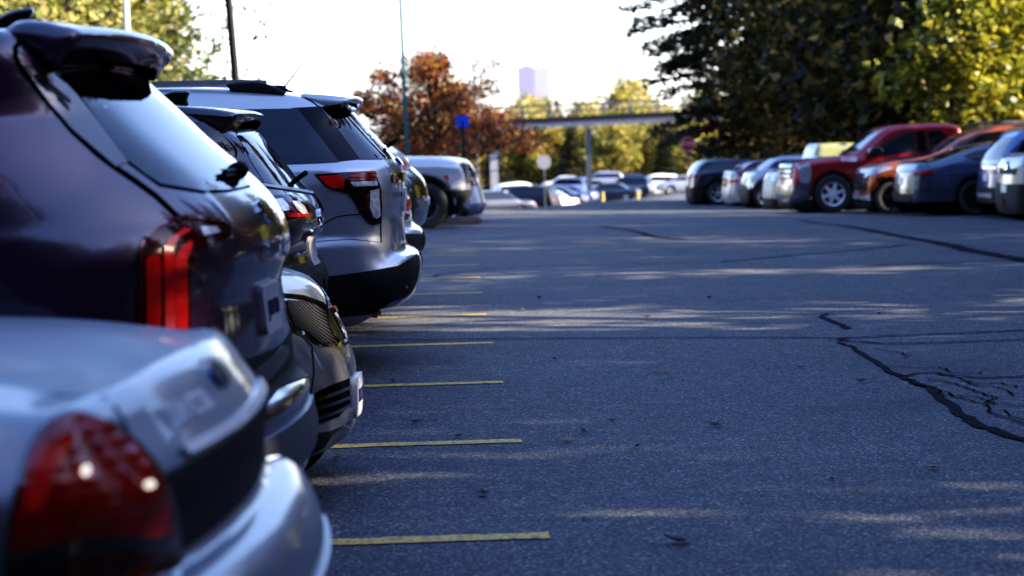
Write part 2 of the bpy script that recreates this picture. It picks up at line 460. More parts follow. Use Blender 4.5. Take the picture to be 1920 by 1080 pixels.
P_gray = paint('graphite_grey_paint', (.10, .105, .122), .5, .42, coat=.6, dirt=.1)
P_black = paint('black_paint', (.006, .006, .009), .2, .3, dirt=.05)

def add_wheels(c, xs, R, y, rim='alloy', spokes=6, wd=.24, rr=.66):
    for x in xs:
        for sd in (-1, 1): c.wheel(x, sd, R, y, wd, spokes, M[rim], M['rubber'], rr, M['wheeldark'])

# ------------------------------------------------------------------ silver saloon, nearest
def crown():
    prof = [(-1.15, 1.07), (-.8, 1.065), (-.5, 1.05)] + [(-0.294,1.025),(-0.242,1.024),(-0.211,1.024),(-0.196,1.013),(-0.178,0.993),(-0.157,0.961),(-0.135,0.932),(-0.118,0.905),(-0.107,0.890),(-0.103,0.873),(-0.108,0.853),(-0.114,0.815),(-0.119,0.754),(-0.121,0.722),(-0.101,0.721),(-0.066,0.721),(-0.042,0.707),(-0.023,0.684),(-0.006,0.651),(0.004,0.624),(0.007,0.596),(0.003,0.519),(-0.019,0.434)] + [(-.5, .30), (-2.6, .2), (-4.8, .22), (-5.3, .35), (-5.38, .55), (-5.33, .72), (-5.1, .85), (-4.2, .98), (-3.75, 1.03), (-3.15, 1.32), (-2.8, 1.43), (-2.1, 1.45), (-1.7, 1.34)]
    wz = [(0, .88), (.3, .95), (.5, .985), (.68, .985), (.75, .96), (.88, .965), (.97, .94), (1.02, .90), (1.08, .84), (1.45, .62)]
    sol = Solid(prof, wz, [(0, .1), (.5, .2), (.75, .2), (.95, .17), (1.02, .10), (1.1, .12)], (.1, .11), .035, 1.0, [(-1.15, .33, .39), (-4.05, .33, .39)], .10, .6)
    c = Car('silver_saloon', 'crown', 'pale silver saloon with a big red tail lamp, nearest car at the lower left corner', 'car', sol, P_vic, .022, 'cars in the left parking row', .22)
    fr = ((-0.129, -0.9, 0.949),(-0.1607, 0.9786, -0.1285)); c.fr = fr
    lamp = c.panel('tail_lamp', [(-0.237,-0.192),(-0.232,-0.138),(-0.223,-0.088),(-0.204,-0.005),(-0.186,0.032),(-0.163,0.057),(-0.137,0.070),(-0.103,0.066),(-0.057,0.038),(-0.025,0.007),(0.003,-0.037),(0.020,-0.088),(0.026,-0.143),(0.024,-0.206),(0.014,-0.268),(-0.233,-0.254)], M['gloss'], off=.004, smooth=3, sp=.03)
    c.panel('red_lens', [(-0.226,-0.138),(-0.217,-0.088),(-0.198,-0.015),(-0.180,0.024),(-0.158,0.048),(-0.135,0.059),(-0.108,0.057),(-0.066,0.033),(-0.033,0.001),(-0.007,-0.043),(0.007,-0.091),(0.011,-0.131),(-0.082,-0.118),(-0.175,-0.125)], M['red'], off=.011, smooth=2, sp=.03, parent=lamp, both=False)
    c.panel('reflector', [(-0.204,-0.077),(-0.190,-0.023),(-0.172,0.011),(-0.141,0.034),(-0.133,0.025),(-0.150,-0.009),(-0.166,-0.036),(-0.180,-0.078)], M['redbright'], off=.0125, smooth=2, sp=.02, parent=lamp, both=False)
    c.panel('lower_lens', [(-0.228,-0.161),(-0.145,-0.150),(0.011,-0.158),(0.010,-0.205),(-0.000,-0.259),(-0.228,-0.247)], M['reddark'], off=.011, smooth=2, sp=.03, parent=lamp, both=False)
    c.panel('sun_glint', [(-0.122,-0.021),(-0.116,-0.019),(-0.113,-0.024),(-0.114,-0.032),(-0.119,-0.034),(-0.123,-0.029)], M['glow_glint'], off=.016, sp=.008, parent=lamp, both=False)
    c.panel('sun_glint', [(-0.032,-0.049),(-0.028,-0.047),(-0.023,-0.050),(-0.023,-0.054),(-0.027,-0.056),(-0.031,-0.054)], M['glow_glint'], off=.016, sp=.008, parent=lamp, both=False)
    E = END(1)
    c.panel('plate_recess', [(-.70, .745), (.70, .745), (.70, .886), (-.70, .886)], M['black'], fr=E, both=False, off=.003)
    c.panel('trunk_trim', [(-.54, .894), (.54, .894), (.55, .910), (-.55, .910)], M['whitetrim'], fr=E, both=False, off=.012, depth=.02, sp=.015)
    c.panel('emblem', [(-.07, .975), (-.05, .957), (.05, .957), (.07, .975), (.05, .993), (-.05, .993)], M['blueoval'], fr=E, both=False, off=.008, smooth=3, sp=.02)
    c.letters('lettering', 'CROWN VICTORIA', .05, -.36, .952, M['whitetrim'], fr=E, off=.004, sx=.7)
    c.seam([(-.74, .75), (-.735, .85), (-.70, .94), (-.64, 1.01)], .008, E)
    c.panel('bumper_strip', [(-.86, .54), (.86, .54), (.86, .59), (-.86, .59)], M['silverplastic'], fr=E, both=False, off=.012, depth=.02)
    c.panel('window', [(-1.9, 1.08), (-1.85, 1.29), (-2.1, 1.38), (-2.8, 1.36), (-3.1, 1.26), (-3.5, 1.08)], M['glass'], fr=SIDE)
    add_wheels(c, (-1.15, -4.05), .33, .86)
    c.finish(M['gap'])
crown()

# ------------------------------------------------------------------ dark purple SUV
def tell():
    prof = [(-1.054,1.764),(-0.861,1.762),(-0.764,1.756),(-0.636,1.746)] + [(-0.598,1.741),(-0.540,1.688),(-0.499,1.626),(-0.407,1.538),(-0.299,1.430),(-0.207,1.346),(-0.137,1.277),(-0.099,1.230),(-0.068,1.175),(-0.055,1.120),(-0.056,1.062),(-0.073,1.021),(-0.088,0.984),(-0.083,0.925),(-0.075,0.839),(-0.065,0.736),(-0.063,0.684),(-0.039,0.666),(-0.011,0.645),(-0.006,0.562),(0.008,0.510),(-0.002,0.424),(-0.028,0.369),(-0.093,0.335)] + [(-.6, .30), (-2.5, .24), (-4.4, .25), (-4.9, .3), (-5.0, .5), (-4.98, .85), (-4.8, 1.06), (-4.1, 1.15), (-3.7, 1.22), (-3.0, 1.66), (-2.5, 1.745), (-1.7, 1.765)]
    wz = [(0, .9), (.4, .95), (.7, .99), (1.0, .985), (1.17, .975), (1.3, .945), (1.5, .905), (1.7, .84), (1.82, .78)]
    sol = Solid(prof, wz, [(0, .1), (.5, .22), (.9, .36), (1.2, .44), (1.5, .38), (1.65, .2), (1.75, .12)], (.1, .10), .035, 1.5, [(-1.15, .38, .45), (-4.05, .38, .45)], .07, .7)
    c = Car('purple_suv', 'tell', 'tall dark purple SUV with long vertical red tail lamps and a roof spoiler, left foreground', 'car', sol, P_purple, .022, 'cars in the left parking row', .2)
    fr = ((-0.218, -0.9, 1.3),(-0.1925, 0.9812, -0.0162)); c.fr = fr
    # rear glass and the pillar trim in front of it
    c.panel('rear_window', [(-0.206,0.247),(-0.129,0.241),(-0.044,0.253),(-0.012,0.272),(0.068,0.198),(0.148,0.118),(0.216,0.055),(0.265,0.002),(0.248,-0.008),(0.193,-0.015),(0.116,-0.016),(-0.000,0.006),(-0.043,0.036),(-0.086,0.073),(-0.158,0.177)], M['glass'], off=.004, both=False, sp=.035)
    c.panel('pillar_trim', [(-0.333,0.301),(-0.270,0.319),(-0.213,0.250),(-0.158,0.176),(-0.083,0.069),(-0.116,0.056),(-0.174,0.109),(-0.227,0.158),(-0.285,0.231)], M['gloss'], off=.003)
    c.seam([(-0.359,0.397),(-0.370,0.381),(-0.369,0.356),(-0.354,0.323),(-0.318,0.273),(-0.273,0.214),(-0.227,0.155),(-0.161,0.090),(-0.115,0.053),(-0.068,0.019),(-0.012,-0.025),(0.032,-0.070),(0.068,-0.105)], .014)
    c.seam([(-0.333,0.301),(-0.270,0.319)], .008)
    c.seam([(-0.086,0.072),(-0.000,0.004),(0.116,-0.019),(0.193,-0.018),(0.269,-0.006)], .008, both=False)
    # tail lamp
    lamp = c.panel('tail_lamp', [(-0.075,-0.485),(-0.068,-0.290),(-0.062,-0.159),(-0.050,-0.135),(-0.014,-0.107),(0.027,-0.090),(0.078,-0.087),(0.159,-0.102),(0.185,-0.118),(0.184,-0.142),(0.132,-0.160),(0.090,-0.178),(0.069,-0.239),(0.065,-0.351),(0.060,-0.490)], M['reddark'], off=.006, sp=.03)
    for px in ([(-0.056,-0.472),(-0.052,-0.346),(-0.048,-0.190),(-0.034,-0.182),(-0.013,-0.183),(-0.010,-0.208),(-0.016,-0.348),(-0.021,-0.473)], [(-0.008,-0.474),(-0.005,-0.348),(-0.002,-0.167),(0.011,-0.145),(0.054,-0.118),(0.073,-0.122),(0.036,-0.143),(0.024,-0.165),(0.022,-0.349),(0.015,-0.475)], [(0.025,-0.475),(0.024,-0.349),(0.026,-0.198),(0.038,-0.174),(0.069,-0.148),(0.073,-0.158),(0.058,-0.197),(0.053,-0.350),(0.048,-0.476)]):
        c.panel('light_bar', px, M['redbright'], off=.012, parent=lamp, both=False, sp=.02)
    c.panel('lamp_rim', [(-0.076,-0.471),(-0.062,-0.159),(-0.050,-0.132),(-0.013,-0.102),(0.027,-0.086),(0.078,-0.083),(0.159,-0.098),(0.185,-0.117),(0.175,-0.117),(0.159,-0.106),(0.078,-0.093),(0.027,-0.097),(-0.011,-0.112),(-0.044,-0.138),(-0.055,-0.162),(-0.069,-0.471)], M['rimred'], off=.012, parent=lamp, both=False, sp=.02)
    c.panel('reversing_lens', [(0.099,-0.116),(0.142,-0.117),(0.150,-0.131),(0.105,-0.139)], M['clear'], off=.012, parent=lamp, both=False, sp=.02)
    # spoiler
    sp = Solid([(-0.767,1.753),(-0.668,1.745)] + [(-0.639,1.766),(-0.482,1.751),(-0.433,1.740),(-0.420,1.718),(-0.435,1.691),(-0.474,1.661),(-0.509,1.636),(-0.535,1.642),(-0.579,1.674),(-0.659,1.707),(-0.782,1.731)], [(1.0, .70), (1.62, .74), (1.8, .70)], .04, (.0, .10), .03, 1.6, blur=.8, taper=.04, tl=.4)
    so = c.solid('spoiler', sp, P_purple, .014)
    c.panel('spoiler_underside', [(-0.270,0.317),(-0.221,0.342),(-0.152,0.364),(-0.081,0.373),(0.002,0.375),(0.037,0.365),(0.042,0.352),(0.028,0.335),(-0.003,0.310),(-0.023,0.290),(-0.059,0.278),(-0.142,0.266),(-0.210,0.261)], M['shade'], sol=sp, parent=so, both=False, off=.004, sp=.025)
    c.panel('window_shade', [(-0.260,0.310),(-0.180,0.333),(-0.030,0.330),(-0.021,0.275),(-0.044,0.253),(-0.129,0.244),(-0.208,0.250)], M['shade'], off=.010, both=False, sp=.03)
    fin = Solid([(-0.899,1.769),(-0.882,1.788),(-0.859,1.803),(-0.823,1.819),(-0.777,1.828),(-0.757,1.826),(-0.768,1.794),(-0.773,1.778),(-0.764,1.754),(-0.829,1.751),(-0.893,1.753)], [(1.6, .035), (1.9, .012)], .01, (0, 0), 0, blur=.5, res=.005, taper=0)
    c.solid('antenna_fin', fin, M['gloss'], .008)
    # wiper
    p = c.on_end(1, -.12, 1.315)
    c.box('rear_wiper', (p[0] + .01, -.05, p[2] + .01), (.03, .34, .022), M['black'], (0, .75, 0))
    kn = Solid([(p[0] - .01, p[2] - .02), (p[0] + .035, p[2] - .01), (p[0] + .05, p[2] + .015), (p[0] + .035, p[2] + .04), (p[0] + .0, p[2] + .035), (p[0] - .02, p[2] + .01)], [(0, .02), (3, .02)], .012, (0, 0), 0, blur=.5, res=.004, taper=0)
    c.solid('wiper_pivot', kn, M['black'], .007)
    E = END(1)
    c.letters('lettering', 'TELLURIDE', .068, 0, 1.085, M['chrome'], fr=E, off=.006, sx=1.15, space=1.45)
    c.panel('emblem', [(-.085, 1.20), (-.06, 1.172), (.06, 1.172), (.085, 1.20), (.06, 1.228), (-.06, 1.228)], M['chrome'], fr=E, both=False, off=.012, smooth=3, sp=.02)
    c.panel('number_plate', [(-.155, .845), (.155, .845), (.155, .99), (-.155, .99)], M['dullplate'], fr=E, both=False, off=.018, depth=.02)
    c.letters('plate_characters', 'JKW 4172', .065, 0, .915, M['ink'], fr=E, off=.020, sx=.75)
    c.panel('bumper', [(-0.099,-0.484),(0.339,-0.496),(0.368,-0.519),(0.371,-0.587),(0.361,-0.601),(0.157,-0.677),(-0.107,-0.707)], M['black'], off=.006)
    c.panel('skid_plate', [(-.62, .45), (.62, .45), (.66, .58), (-.66, .58)], M['skid'], fr=E, both=False, off=.01)
    c.panel('bumper_top', [(0.217,-0.539),(0.316,-0.509),(0.345,-0.497),(0.370,-0.508),(0.372,-0.534),(0.322,-0.560),(0.244,-0.591)], M['satin'], off=.012, both=False)
    c.panel('window', [(-1.2, 1.22), (-1.45, 1.56), (-2.6, 1.60), (-3.0, 1.54), (-3.5, 1.22)], M['glass'], fr=SIDE)
    add_wheels(c, (-1.15, -4.05), .38, .86, 'dalloy')
    c.finish(M['gap'])
tell()

# ------------------------------------------------------------------ grey saloon parked nose out
def linc():
    prof = [(-0.747,0.996),(-0.528,0.960),(-0.419,0.935)] + [(-0.353,0.893),(-0.262,0.867),(-0.200,0.831),(-0.161,0.785),(-0.135,0.743),(-0.110,0.679),(-0.084,0.622),(-0.063,0.569),(-0.046,0.533),(-0.030,0.476),(-0.022,0.426),(-0.022,0.351),(-0.028,0.283),(-0.039,0.231),(-0.065,0.201),(-0.111,0.184),(-0.152,0.153),(-0.181,0.104),(-0.287,0.084)] + [(-.6, .17), (-2.4, .16), (-4.2, .17), (-4.75, .25), (-4.85, .5), (-4.8, .86), (-4.6, 1.0), (-4.2, 1.05), (-3.5, 1.31), (-2.9, 1.43), (-2.4, 1.44), (-1.9, 1.33), (-1.3, 1.06)]
    wz = [(0, .84), (.3, .90), (.5, .93), (.75, .925), (.9, .88), (1.05, .78), (1.42, .58)]
    sol = Solid(prof, wz, [(0, .1), (.5, .3), (.82, .28), (1.0, .16), (1.3, .12)], (.1, .17), .05, .7, [(-.98, .33, .37), (-3.8, .33, .37)], .14, .8)
    c = Car('grey_saloon', 'linc', 'dark grey saloon parked nose out, mesh grille, between the purple and black SUVs', 'car', sol, P_gray, .022, 'cars in the left parking row', .2)
    fr = ((-0.089, -0.75, 0.633),(-0.1016, 0.9911, -0.0861)); c.fr = fr
    gr = c.panel('front_grille', [(-0.135,0.152),(-0.137,0.199),(-0.059,0.193),(0.011,0.168),(0.042,0.131),(0.075,0.071),(0.101,0.019),(0.109,0.003),(0.060,-0.004),(-0.002,-0.002),(-0.032,0.016),(-0.063,0.047),(-0.109,0.065)], M['gloss'], off=.004, sp=.02)
    m, nt, b = mat('diagonal_mesh')
    tc = node(nt, 'ShaderNodeTexCoord'); mp = node(nt, 'ShaderNodeMapping'); mp.inputs['Rotation'].default_value = (0, math.radians(38), 0)
    nt.links.new(tc.outputs['Object'], mp.inputs[0]); wv = node(nt, 'ShaderNodeTexWave', Scale=60.0, Distortion=.3); wv.bands_direction = 'X'
    nt.links.new(mp.outputs[0], wv.inputs[0]); r = ramp(nt, [(.35, (.004, .004, .005)), (.8, (.022, .023, .027))], wv.outputs['Color']); nt.links.new(r.outputs[0], b.inputs['Base Color']); b.inputs['Roughness'].default_value = .6; b.inputs['Specular IOR Level'].default_value = .0
    bp = node(nt, 'ShaderNodeBump', Strength=.5, Distance=.02); nt.links.new(wv.outputs['Color'], bp.inputs['Height']); nt.links.new(bp.outputs[0], b.inputs['Normal'])
    c.panel('mesh', [(-0.125,0.150),(-0.126,0.182),(-0.061,0.178),(0.004,0.156),(0.032,0.125),(0.063,0.071),(0.087,0.024),(0.061,0.013),(0.000,0.012),(-0.024,0.027),(-0.055,0.059),(-0.099,0.078)], m, off=.008, sp=.02, parent=gr, both=False)
    c.panel('chrome_lip', [(-0.006,0.005),(0.061,0.006),(0.081,0.022),(0.105,0.021),(0.109,0.005),(0.064,-0.006),(-0.000,-0.006)], M['chrome'], off=.013, sp=.012, parent=gr, both=False)
    c.panel('grille_top_edge', [(-0.137,0.205),(-0.059,0.199),(0.013,0.174),(0.046,0.135),(0.038,0.127),(0.007,0.162),(-0.061,0.187),(-0.136,0.193)], M['gap'], off=.010, sp=.015, parent=gr, both=False)
    E = END(1)
    em = c.panel('emblem', [(0.041,0.157),(0.049,0.165),(0.072,0.124),(0.095,0.074),(0.106,0.029),(0.098,0.030),(0.075,0.079)], M['gloss'], off=.012, sp=.012)
    c.panel('red_badge', [(0.045,0.161),(0.053,0.165),(0.065,0.142),(0.058,0.136)], M['redbright'], off=.018, sp=.01, parent=em, both=False)
    lg = c.panel('lower_grille', [(-0.054,-0.192),(-0.005,-0.167),(0.056,-0.145),(0.113,-0.131),(0.112,-0.238),(0.060,-0.277),(-0.033,-0.298),(-0.056,-0.253)], M['gap'], off=.003, sp=.025)
    for q in ([(-0.049,-0.204),(0.110,-0.159),(0.110,-0.171),(-0.049,-0.219)], [(-0.050,-0.237),(0.109,-0.198),(0.109,-0.210),(-0.050,-0.251)], [(-0.041,-0.273),(0.073,-0.241),(0.108,-0.226),(0.108,-0.234),(0.073,-0.255),(-0.037,-0.286)]):
        c.panel('slat', q, M['gloss'], off=.014, sp=.02, parent=lg, both=False)
    c.panel('bumper_lip', [(-0.040,-0.328),(-0.034,-0.306),(0.060,-0.283),(0.113,-0.250),(0.129,-0.259),(0.120,-0.291),(0.071,-0.314),(0.014,-0.328)], M['silverplastic'], off=.010, sp=.02)
    c.panel('chin', [(-0.213,-0.397),(-0.212,-0.352),(-0.040,-0.330),(0.030,-0.328),(0.071,-0.318),(0.025,-0.353),(0.000,-0.388),(-0.043,-0.403)], M['black'], off=.006)
    c.panel('number_plate', [(-.155, .29), (.155, .29), (.155, .445), (-.155, .445)], M['plate'], fr=E, both=False, off=.02, depth=.02)
    c.letters('plate_characters', 'FEK 2803', .075, 0, .37, M['ink'], fr=E, off=.022, sx=.72)
    c.panel('headlamp', [(-0.319,0.112),(-0.258,0.150),(-0.157,0.137),(-0.142,0.106),(-0.160,0.066),(-0.260,0.065)], M['clear'], off=.005)
    c.seam([(-0.394,0.275),(-0.255,0.243),(-0.137,0.209),(-0.059,0.203),(0.017,0.178),(0.037,0.161)], .008)
    c.seam([(-0.109,0.060),(-0.064,0.039),(-0.032,0.001),(-0.027,-0.100),(-0.042,-0.180)], .005)
    c.panel('windscreen', [(-.62, 1.10), (.62, 1.10), (.5, 1.36), (-.5, 1.36)], M['glass_clear'], fr=E, both=False)
    c.panel('window', [(-1.75, 1.06), (-2.2, 1.31), (-3.0, 1.34), (-3.6, 1.21), (-3.9, 1.07)], M['glass'], fr=SIDE)
    add_wheels(c, (-.98, -3.8), .33, .80)
    c.finish(M['gap'])
linc()

# ------------------------------------------------------------------ black SUV
def blk():
    prof = [(-1.055,1.621),(-0.860,1.617),(-0.715,1.607),(-0.581,1.593)] + [(-0.486,1.551),(-0.395,1.491),(-0.288,1.361),(-0.190,1.236),(-0.125,1.159),(-0.097,1.129),(-0.063,1.088),(-0.039,1.024),(-0.040,0.972),(-0.068,0.937),(-0.092,0.891),(-0.078,0.792),(-0.045,0.733),(-0.035,0.675),(-0.055,0.588),(-0.110,0.499),(-0.199,0.453)] + [(-.6, .34), (-2.4, .26), (-4.0, .27), (-4.5, .34), (-4.6, .6), (-4.55, .85), (-4.3, .98), (-3.5, 1.07), (-3.2, 1.12), (-2.5, 1.54), (-2.0, 1.61)]
    wz = [(0, .84), (.4, .91), (.7, .93), (1.0, .92), (1.15, .88), (1.4, .77), (1.65, .66)]
    sol = Solid(prof, wz, [(0, .1), (.5, .26), (1.0, .3), (1.35, .32), (1.5, .2), (1.62, .12)], (.1, .10), .035, 1.4, [(-.95, .36, .42), (-3.6, .36, .42)], .07, .7)
    c = Car('black_suv', 'blk', 'glossy black SUV whose rear window shows between the purple SUV and the silver SUV', 'car', sol, P_black, .025, 'cars in the left parking row', .25)
    fr = ((-0.21, -0.85, 1.2),(-0.1224, 0.9923, -0.0174)); c.fr = fr
    P_roof = P_silver
    c.panel('window', [(-0.641,0.018),(-0.758,0.330),(-0.426,0.329),(-0.144,0.323),(-0.139,0.263),(-0.073,0.132),(0.000,0.011),(-0.052,-0.003),(-0.206,0.001)], M['glass'])
    c.panel('rear_window', [(-0.139,0.258),(-0.082,0.264),(-0.037,0.284),(0.057,0.167),(0.144,0.056),(0.206,-0.021),(0.155,-0.017),(0.078,-0.002),(-0.015,0.019),(-0.074,0.122)], M['glass'], off=.006, both=False, sp=.03)
    c.panel('tailgate_trim', [(-0.020,0.014),(0.078,-0.002),(0.155,-0.017),(0.242,-0.035),(0.247,-0.048),(0.154,-0.030),(0.072,-0.015),(-0.021,0.001)], M['silverplastic'], off=.008, both=False, sp=.02)
    sp = Solid([(-0.776,1.623),(-0.692,1.618)] + [(-0.543,1.605),(-0.398,1.587),(-0.352,1.571),(-0.349,1.551),(-0.376,1.526),(-0.407,1.497),(-0.442,1.481),(-0.517,1.512),(-0.633,1.544),(-0.779,1.559)], [(1.0, .60), (1.55, .62), (1.7, .58)], .035, (0, .1), .03, 1.4, blur=.8, taper=.04, tl=.3)
    so = c.solid('spoiler', sp, P_black, .015)
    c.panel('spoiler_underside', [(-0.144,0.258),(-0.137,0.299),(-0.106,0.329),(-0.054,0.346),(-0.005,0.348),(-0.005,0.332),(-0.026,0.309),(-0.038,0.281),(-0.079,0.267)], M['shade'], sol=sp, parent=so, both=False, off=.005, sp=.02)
    fin = Solid([(-0.870,1.650),(-0.807,1.693),(-0.745,1.697),(-0.701,1.690),(-0.716,1.652),(-0.712,1.613),(-0.860,1.611)], [(1.5, .03), (1.8, .012)], .01, (0, 0), 0, blur=.5, res=.005, taper=0)
    c.solid('antenna_fin', fin, M['gloss'], .009)
    lamp = c.panel('tail_lamp', [(0.019,-0.047),(0.102,-0.044),(0.154,-0.053),(0.199,-0.096),(0.223,-0.146),(0.150,-0.162),(0.046,-0.167),(-0.004,-0.140)], M['reddark'], off=.006, sp=.025)
    c.panel('clear_lens', [(0.031,-0.068),(0.070,-0.066),(0.095,-0.096),(0.102,-0.124),(0.048,-0.128)], M['clear'], off=.012, parent=lamp, both=False, sp=.012)
    c.panel('clear_lens', [(0.116,-0.081),(0.148,-0.082),(0.178,-0.108),(0.195,-0.145),(0.166,-0.144),(0.141,-0.123)], M['clear'], off=.012, parent=lamp, both=False, sp=.012)
    c.panel('red_lens', [(0.073,-0.137),(0.151,-0.139),(0.213,-0.141),(0.213,-0.156),(0.099,-0.158)], M['red'], off=.012, parent=lamp, both=False, sp=.012)
    E = END(1)
    c.panel('emblem', [(-.07, 1.02), (0, .978), (.07, 1.02), (0, 1.062)], M['chrome'], fr=E, both=False, off=.014, smooth=3, sp=.02)
    c.panel('number_plate', [(-.155, .77), (.155, .77), (.155, .92), (-.155, .92)], M['dullplate'], fr=E, both=False, off=.01)
    c.panel('plate_lamp_trim', [(-.3, .94), (.3, .94), (.3, .965), (-.3, .965)], M['chrome'], fr=E, both=False, off=.01)
    c.panel('bumper', [(-0.272,-0.433),(0.143,-0.394),(0.273,-0.392),(0.282,-0.450),(0.264,-0.528),(0.214,-0.605),(-0.278,-0.615)], M['black'], off=.006)
    c.letters('lettering', 'V6', .06, -.45, .72, M['chrome'], fr=E, off=.006)
    p = c.on_end(1, -.05, 1.205)
    c.box('rear_wiper', (p[0] + .035, -.05, p[2] + .03), (.10, .03, .025), M['black'], (0, -.6, 0))
    add_wheels(c, (-.95, -3.6), .36, .80)
    c.finish(M['gap'])
blk()

# ------------------------------------------------------------------ silver SUV with roof rails
def expl():
    prof = [(-1.629,1.779),(-1.290,1.774),(-1.053,1.761),(-0.816,1.735),(-0.647,1.707),(-0.512,1.670),(-0.428,1.624),(-0.346,1.530),(-0.247,1.419),(-0.142,1.298),(-0.106,1.246),(-0.092,1.133),(-0.101,0.946),(-0.097,0.816),(-0.086,0.741),(-0.062,0.719),(-0.015,0.698),(0.004,0.649),(0.006,0.584),(-0.006,0.526),(-0.036,0.448),(-0.088,0.405),(-0.192,0.380),(-0.313,0.301),(-0.451,0.277)] + [(-.9, .27), (-2.6, .26), (-4.3, .27), (-4.9, .36), (-5.0, .6), (-4.97, .9), (-4.75, 1.05), (-3.9, 1.17), (-3.6, 1.24), (-2.85, 1.66), (-2.3, 1.745)]
    wz = [(0, .9), (.35, .95), (.6, .985), (.78, .99), (.85, .965), (1.0, .975), (1.15, .985), (1.25, .965), (1.3, .92), (1.5, .84), (1.7, .76), (1.8, .70)]
    sol = Solid(prof, wz, [(0, .1), (.55, .24), (.8, .24), (1.0, .22), (1.28, .28), (1.5, .26), (1.62, .16), (1.7, .11)], (.1, .10), .035, 1.5, [(-1.15, .39, .46), (-4.0, .39, .46)], .07, .8)
    c = Car('silver_suv', 'expl', 'big silver SUV with roof rails, a whip antenna and angular red tail lamps', 'car', sol, P_silver, .022, 'cars in the left parking row', .27)
    fr = ((-0.404, -0.9, 1.142),(-0.0625, 0.9979, -0.0184)); c.fr = fr
    c.panel('window', [(-1.096,0.474),(-0.907,0.478),(-0.622,0.481),(-0.285,0.479),(-0.163,0.317),(-0.040,0.148),(-0.155,0.144),(-0.474,0.140),(-1.108,0.131)], M['glass'])
    c.panel('pillar_trim', [(-0.317,0.483),(-0.145,0.489),(-0.077,0.411),(0.027,0.261),(0.107,0.163),(-0.072,0.149),(-0.194,0.318)], M['pillar'], off=.003)
    c.panel('rear_window', [(-0.154,0.492),(-0.107,0.472),(-0.018,0.479),(0.033,0.469),(0.107,0.384),(0.200,0.279),(0.293,0.168),(0.248,0.160),(0.082,0.161),(0.008,0.268),(-0.096,0.414)], M['glass'], off=.005, both=False, sp=.03)
    c.seam([(-0.245,0.549),(-0.195,0.522),(-0.157,0.489)], .008)
    c.seam([(-0.200,-0.283),(-0.134,-0.214),(-0.069,-0.181),(-0.005,-0.170),(0.078,-0.169)], .007)
    c.seam([(0.169,0.082),(0.179,-0.005),(0.197,-0.166),(0.197,-0.294),(0.198,-0.342)], .008)
    sp = Solid([(-0.697,1.719),(-0.579,1.716),(-0.443,1.702),(-0.369,1.694),(-0.342,1.676),(-0.356,1.656),(-0.411,1.627),(-0.479,1.625),(-0.581,1.645)], [(1.0, .66), (1.62, .70), (1.85, .66)], .03, (0, .09), .03, 1.5, blur=.7, taper=.04, tl=.3)
    so = c.solid('spoiler', sp, P_silver, .014)
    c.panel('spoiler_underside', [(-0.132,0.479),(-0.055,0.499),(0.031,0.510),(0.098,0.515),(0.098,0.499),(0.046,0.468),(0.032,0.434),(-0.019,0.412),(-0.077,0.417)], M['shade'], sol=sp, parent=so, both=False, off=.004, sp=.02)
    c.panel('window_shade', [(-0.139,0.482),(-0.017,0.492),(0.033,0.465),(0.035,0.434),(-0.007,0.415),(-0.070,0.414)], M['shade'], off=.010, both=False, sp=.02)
    lamp = c.panel('tail_lamp', [(-0.189,0.078),(-0.029,0.084),(0.172,0.088),(0.187,0.030),(0.201,-0.015),(0.205,-0.118),(0.199,-0.223),(0.160,-0.235),(0.125,-0.228),(0.078,-0.169),(0.033,-0.078),(0.002,-0.042),(-0.039,-0.031),(-0.087,-0.020),(-0.137,0.013)], M['reddark'], off=.008, sp=.02)
    c.panel('red_lens', [(-0.167,0.065),(-0.042,0.071),(-0.015,0.039),(-0.016,-0.006),(-0.083,-0.008),(-0.127,0.019)], M['redbright'], off=.014, parent=lamp, both=False, sp=.015)
    c.panel('red_lens', [(0.015,0.076),(0.163,0.082),(0.177,0.034),(0.020,0.031)], M['red'], off=.013, parent=lamp, both=False, sp=.015)
    c.panel('clear_strip', [(0.020,0.025),(0.174,0.027),(0.179,0.001),(0.039,-0.001)], M['clear'], off=.015, parent=lamp, both=False, sp=.012)
    c.panel('clear_lens', [(0.134,-0.029),(0.185,-0.018),(0.190,-0.182),(0.167,-0.197),(0.148,-0.184),(0.131,-0.132)], M['clear'], off=.014, parent=lamp, both=False, sp=.012)
    E = END(1)
    c.panel('tailgate_trim', [(-.70, 1.155), (.70, 1.155), (.70, 1.195), (-.70, 1.195)], M['gloss'], fr=E, both=False, off=.008)
    c.panel('chrome_strip', [(-.70, 1.196), (.70, 1.196), (.70, 1.21), (-.70, 1.21)], M['chrome'], fr=E, both=False, off=.013, sp=.02)
    c.letters('lettering', 'EXPLORER', .045, 0, 1.235, M['chrome'], fr=E, off=.006, space=1.8)
    c.panel('plate_recess', [(-.28, .93), (.28, .93), (.28, 1.145), (-.28, 1.145)], M['gloss'], fr=E, both=False, off=.003)
    c.panel('number_plate', [(-.155, .965), (.155, .965), (.155, 1.11), (-.155, 1.11)], M['plate'], fr=E, both=False, off=.012)
    c.panel('emblem', [(-.09, 1.275), (-.05, 1.253), (.05, 1.253), (.09, 1.275), (.05, 1.297), (-.05, 1.297)], M['blueoval'], fr=E, both=False, off=.016, smooth=3, sp=.02)
    c.panel('bumper', [(-0.559,-0.555),(-0.143,-0.535),(0.113,-0.510),(0.287,-0.489),(0.352,-0.459),(0.424,-0.435),(0.439,-0.455),(0.438,-0.510),(0.426,-0.564),(0.399,-0.637),(0.353,-0.678),(0.252,-0.700),(0.138,-0.774),(-0.311,-0.793),(-0.566,-0.785)], M['black'], off=.006)
    c.seam([(-0.489,-0.371),(-0.169,-0.322),(0.023,-0.315),(0.198,-0.342)], .004)
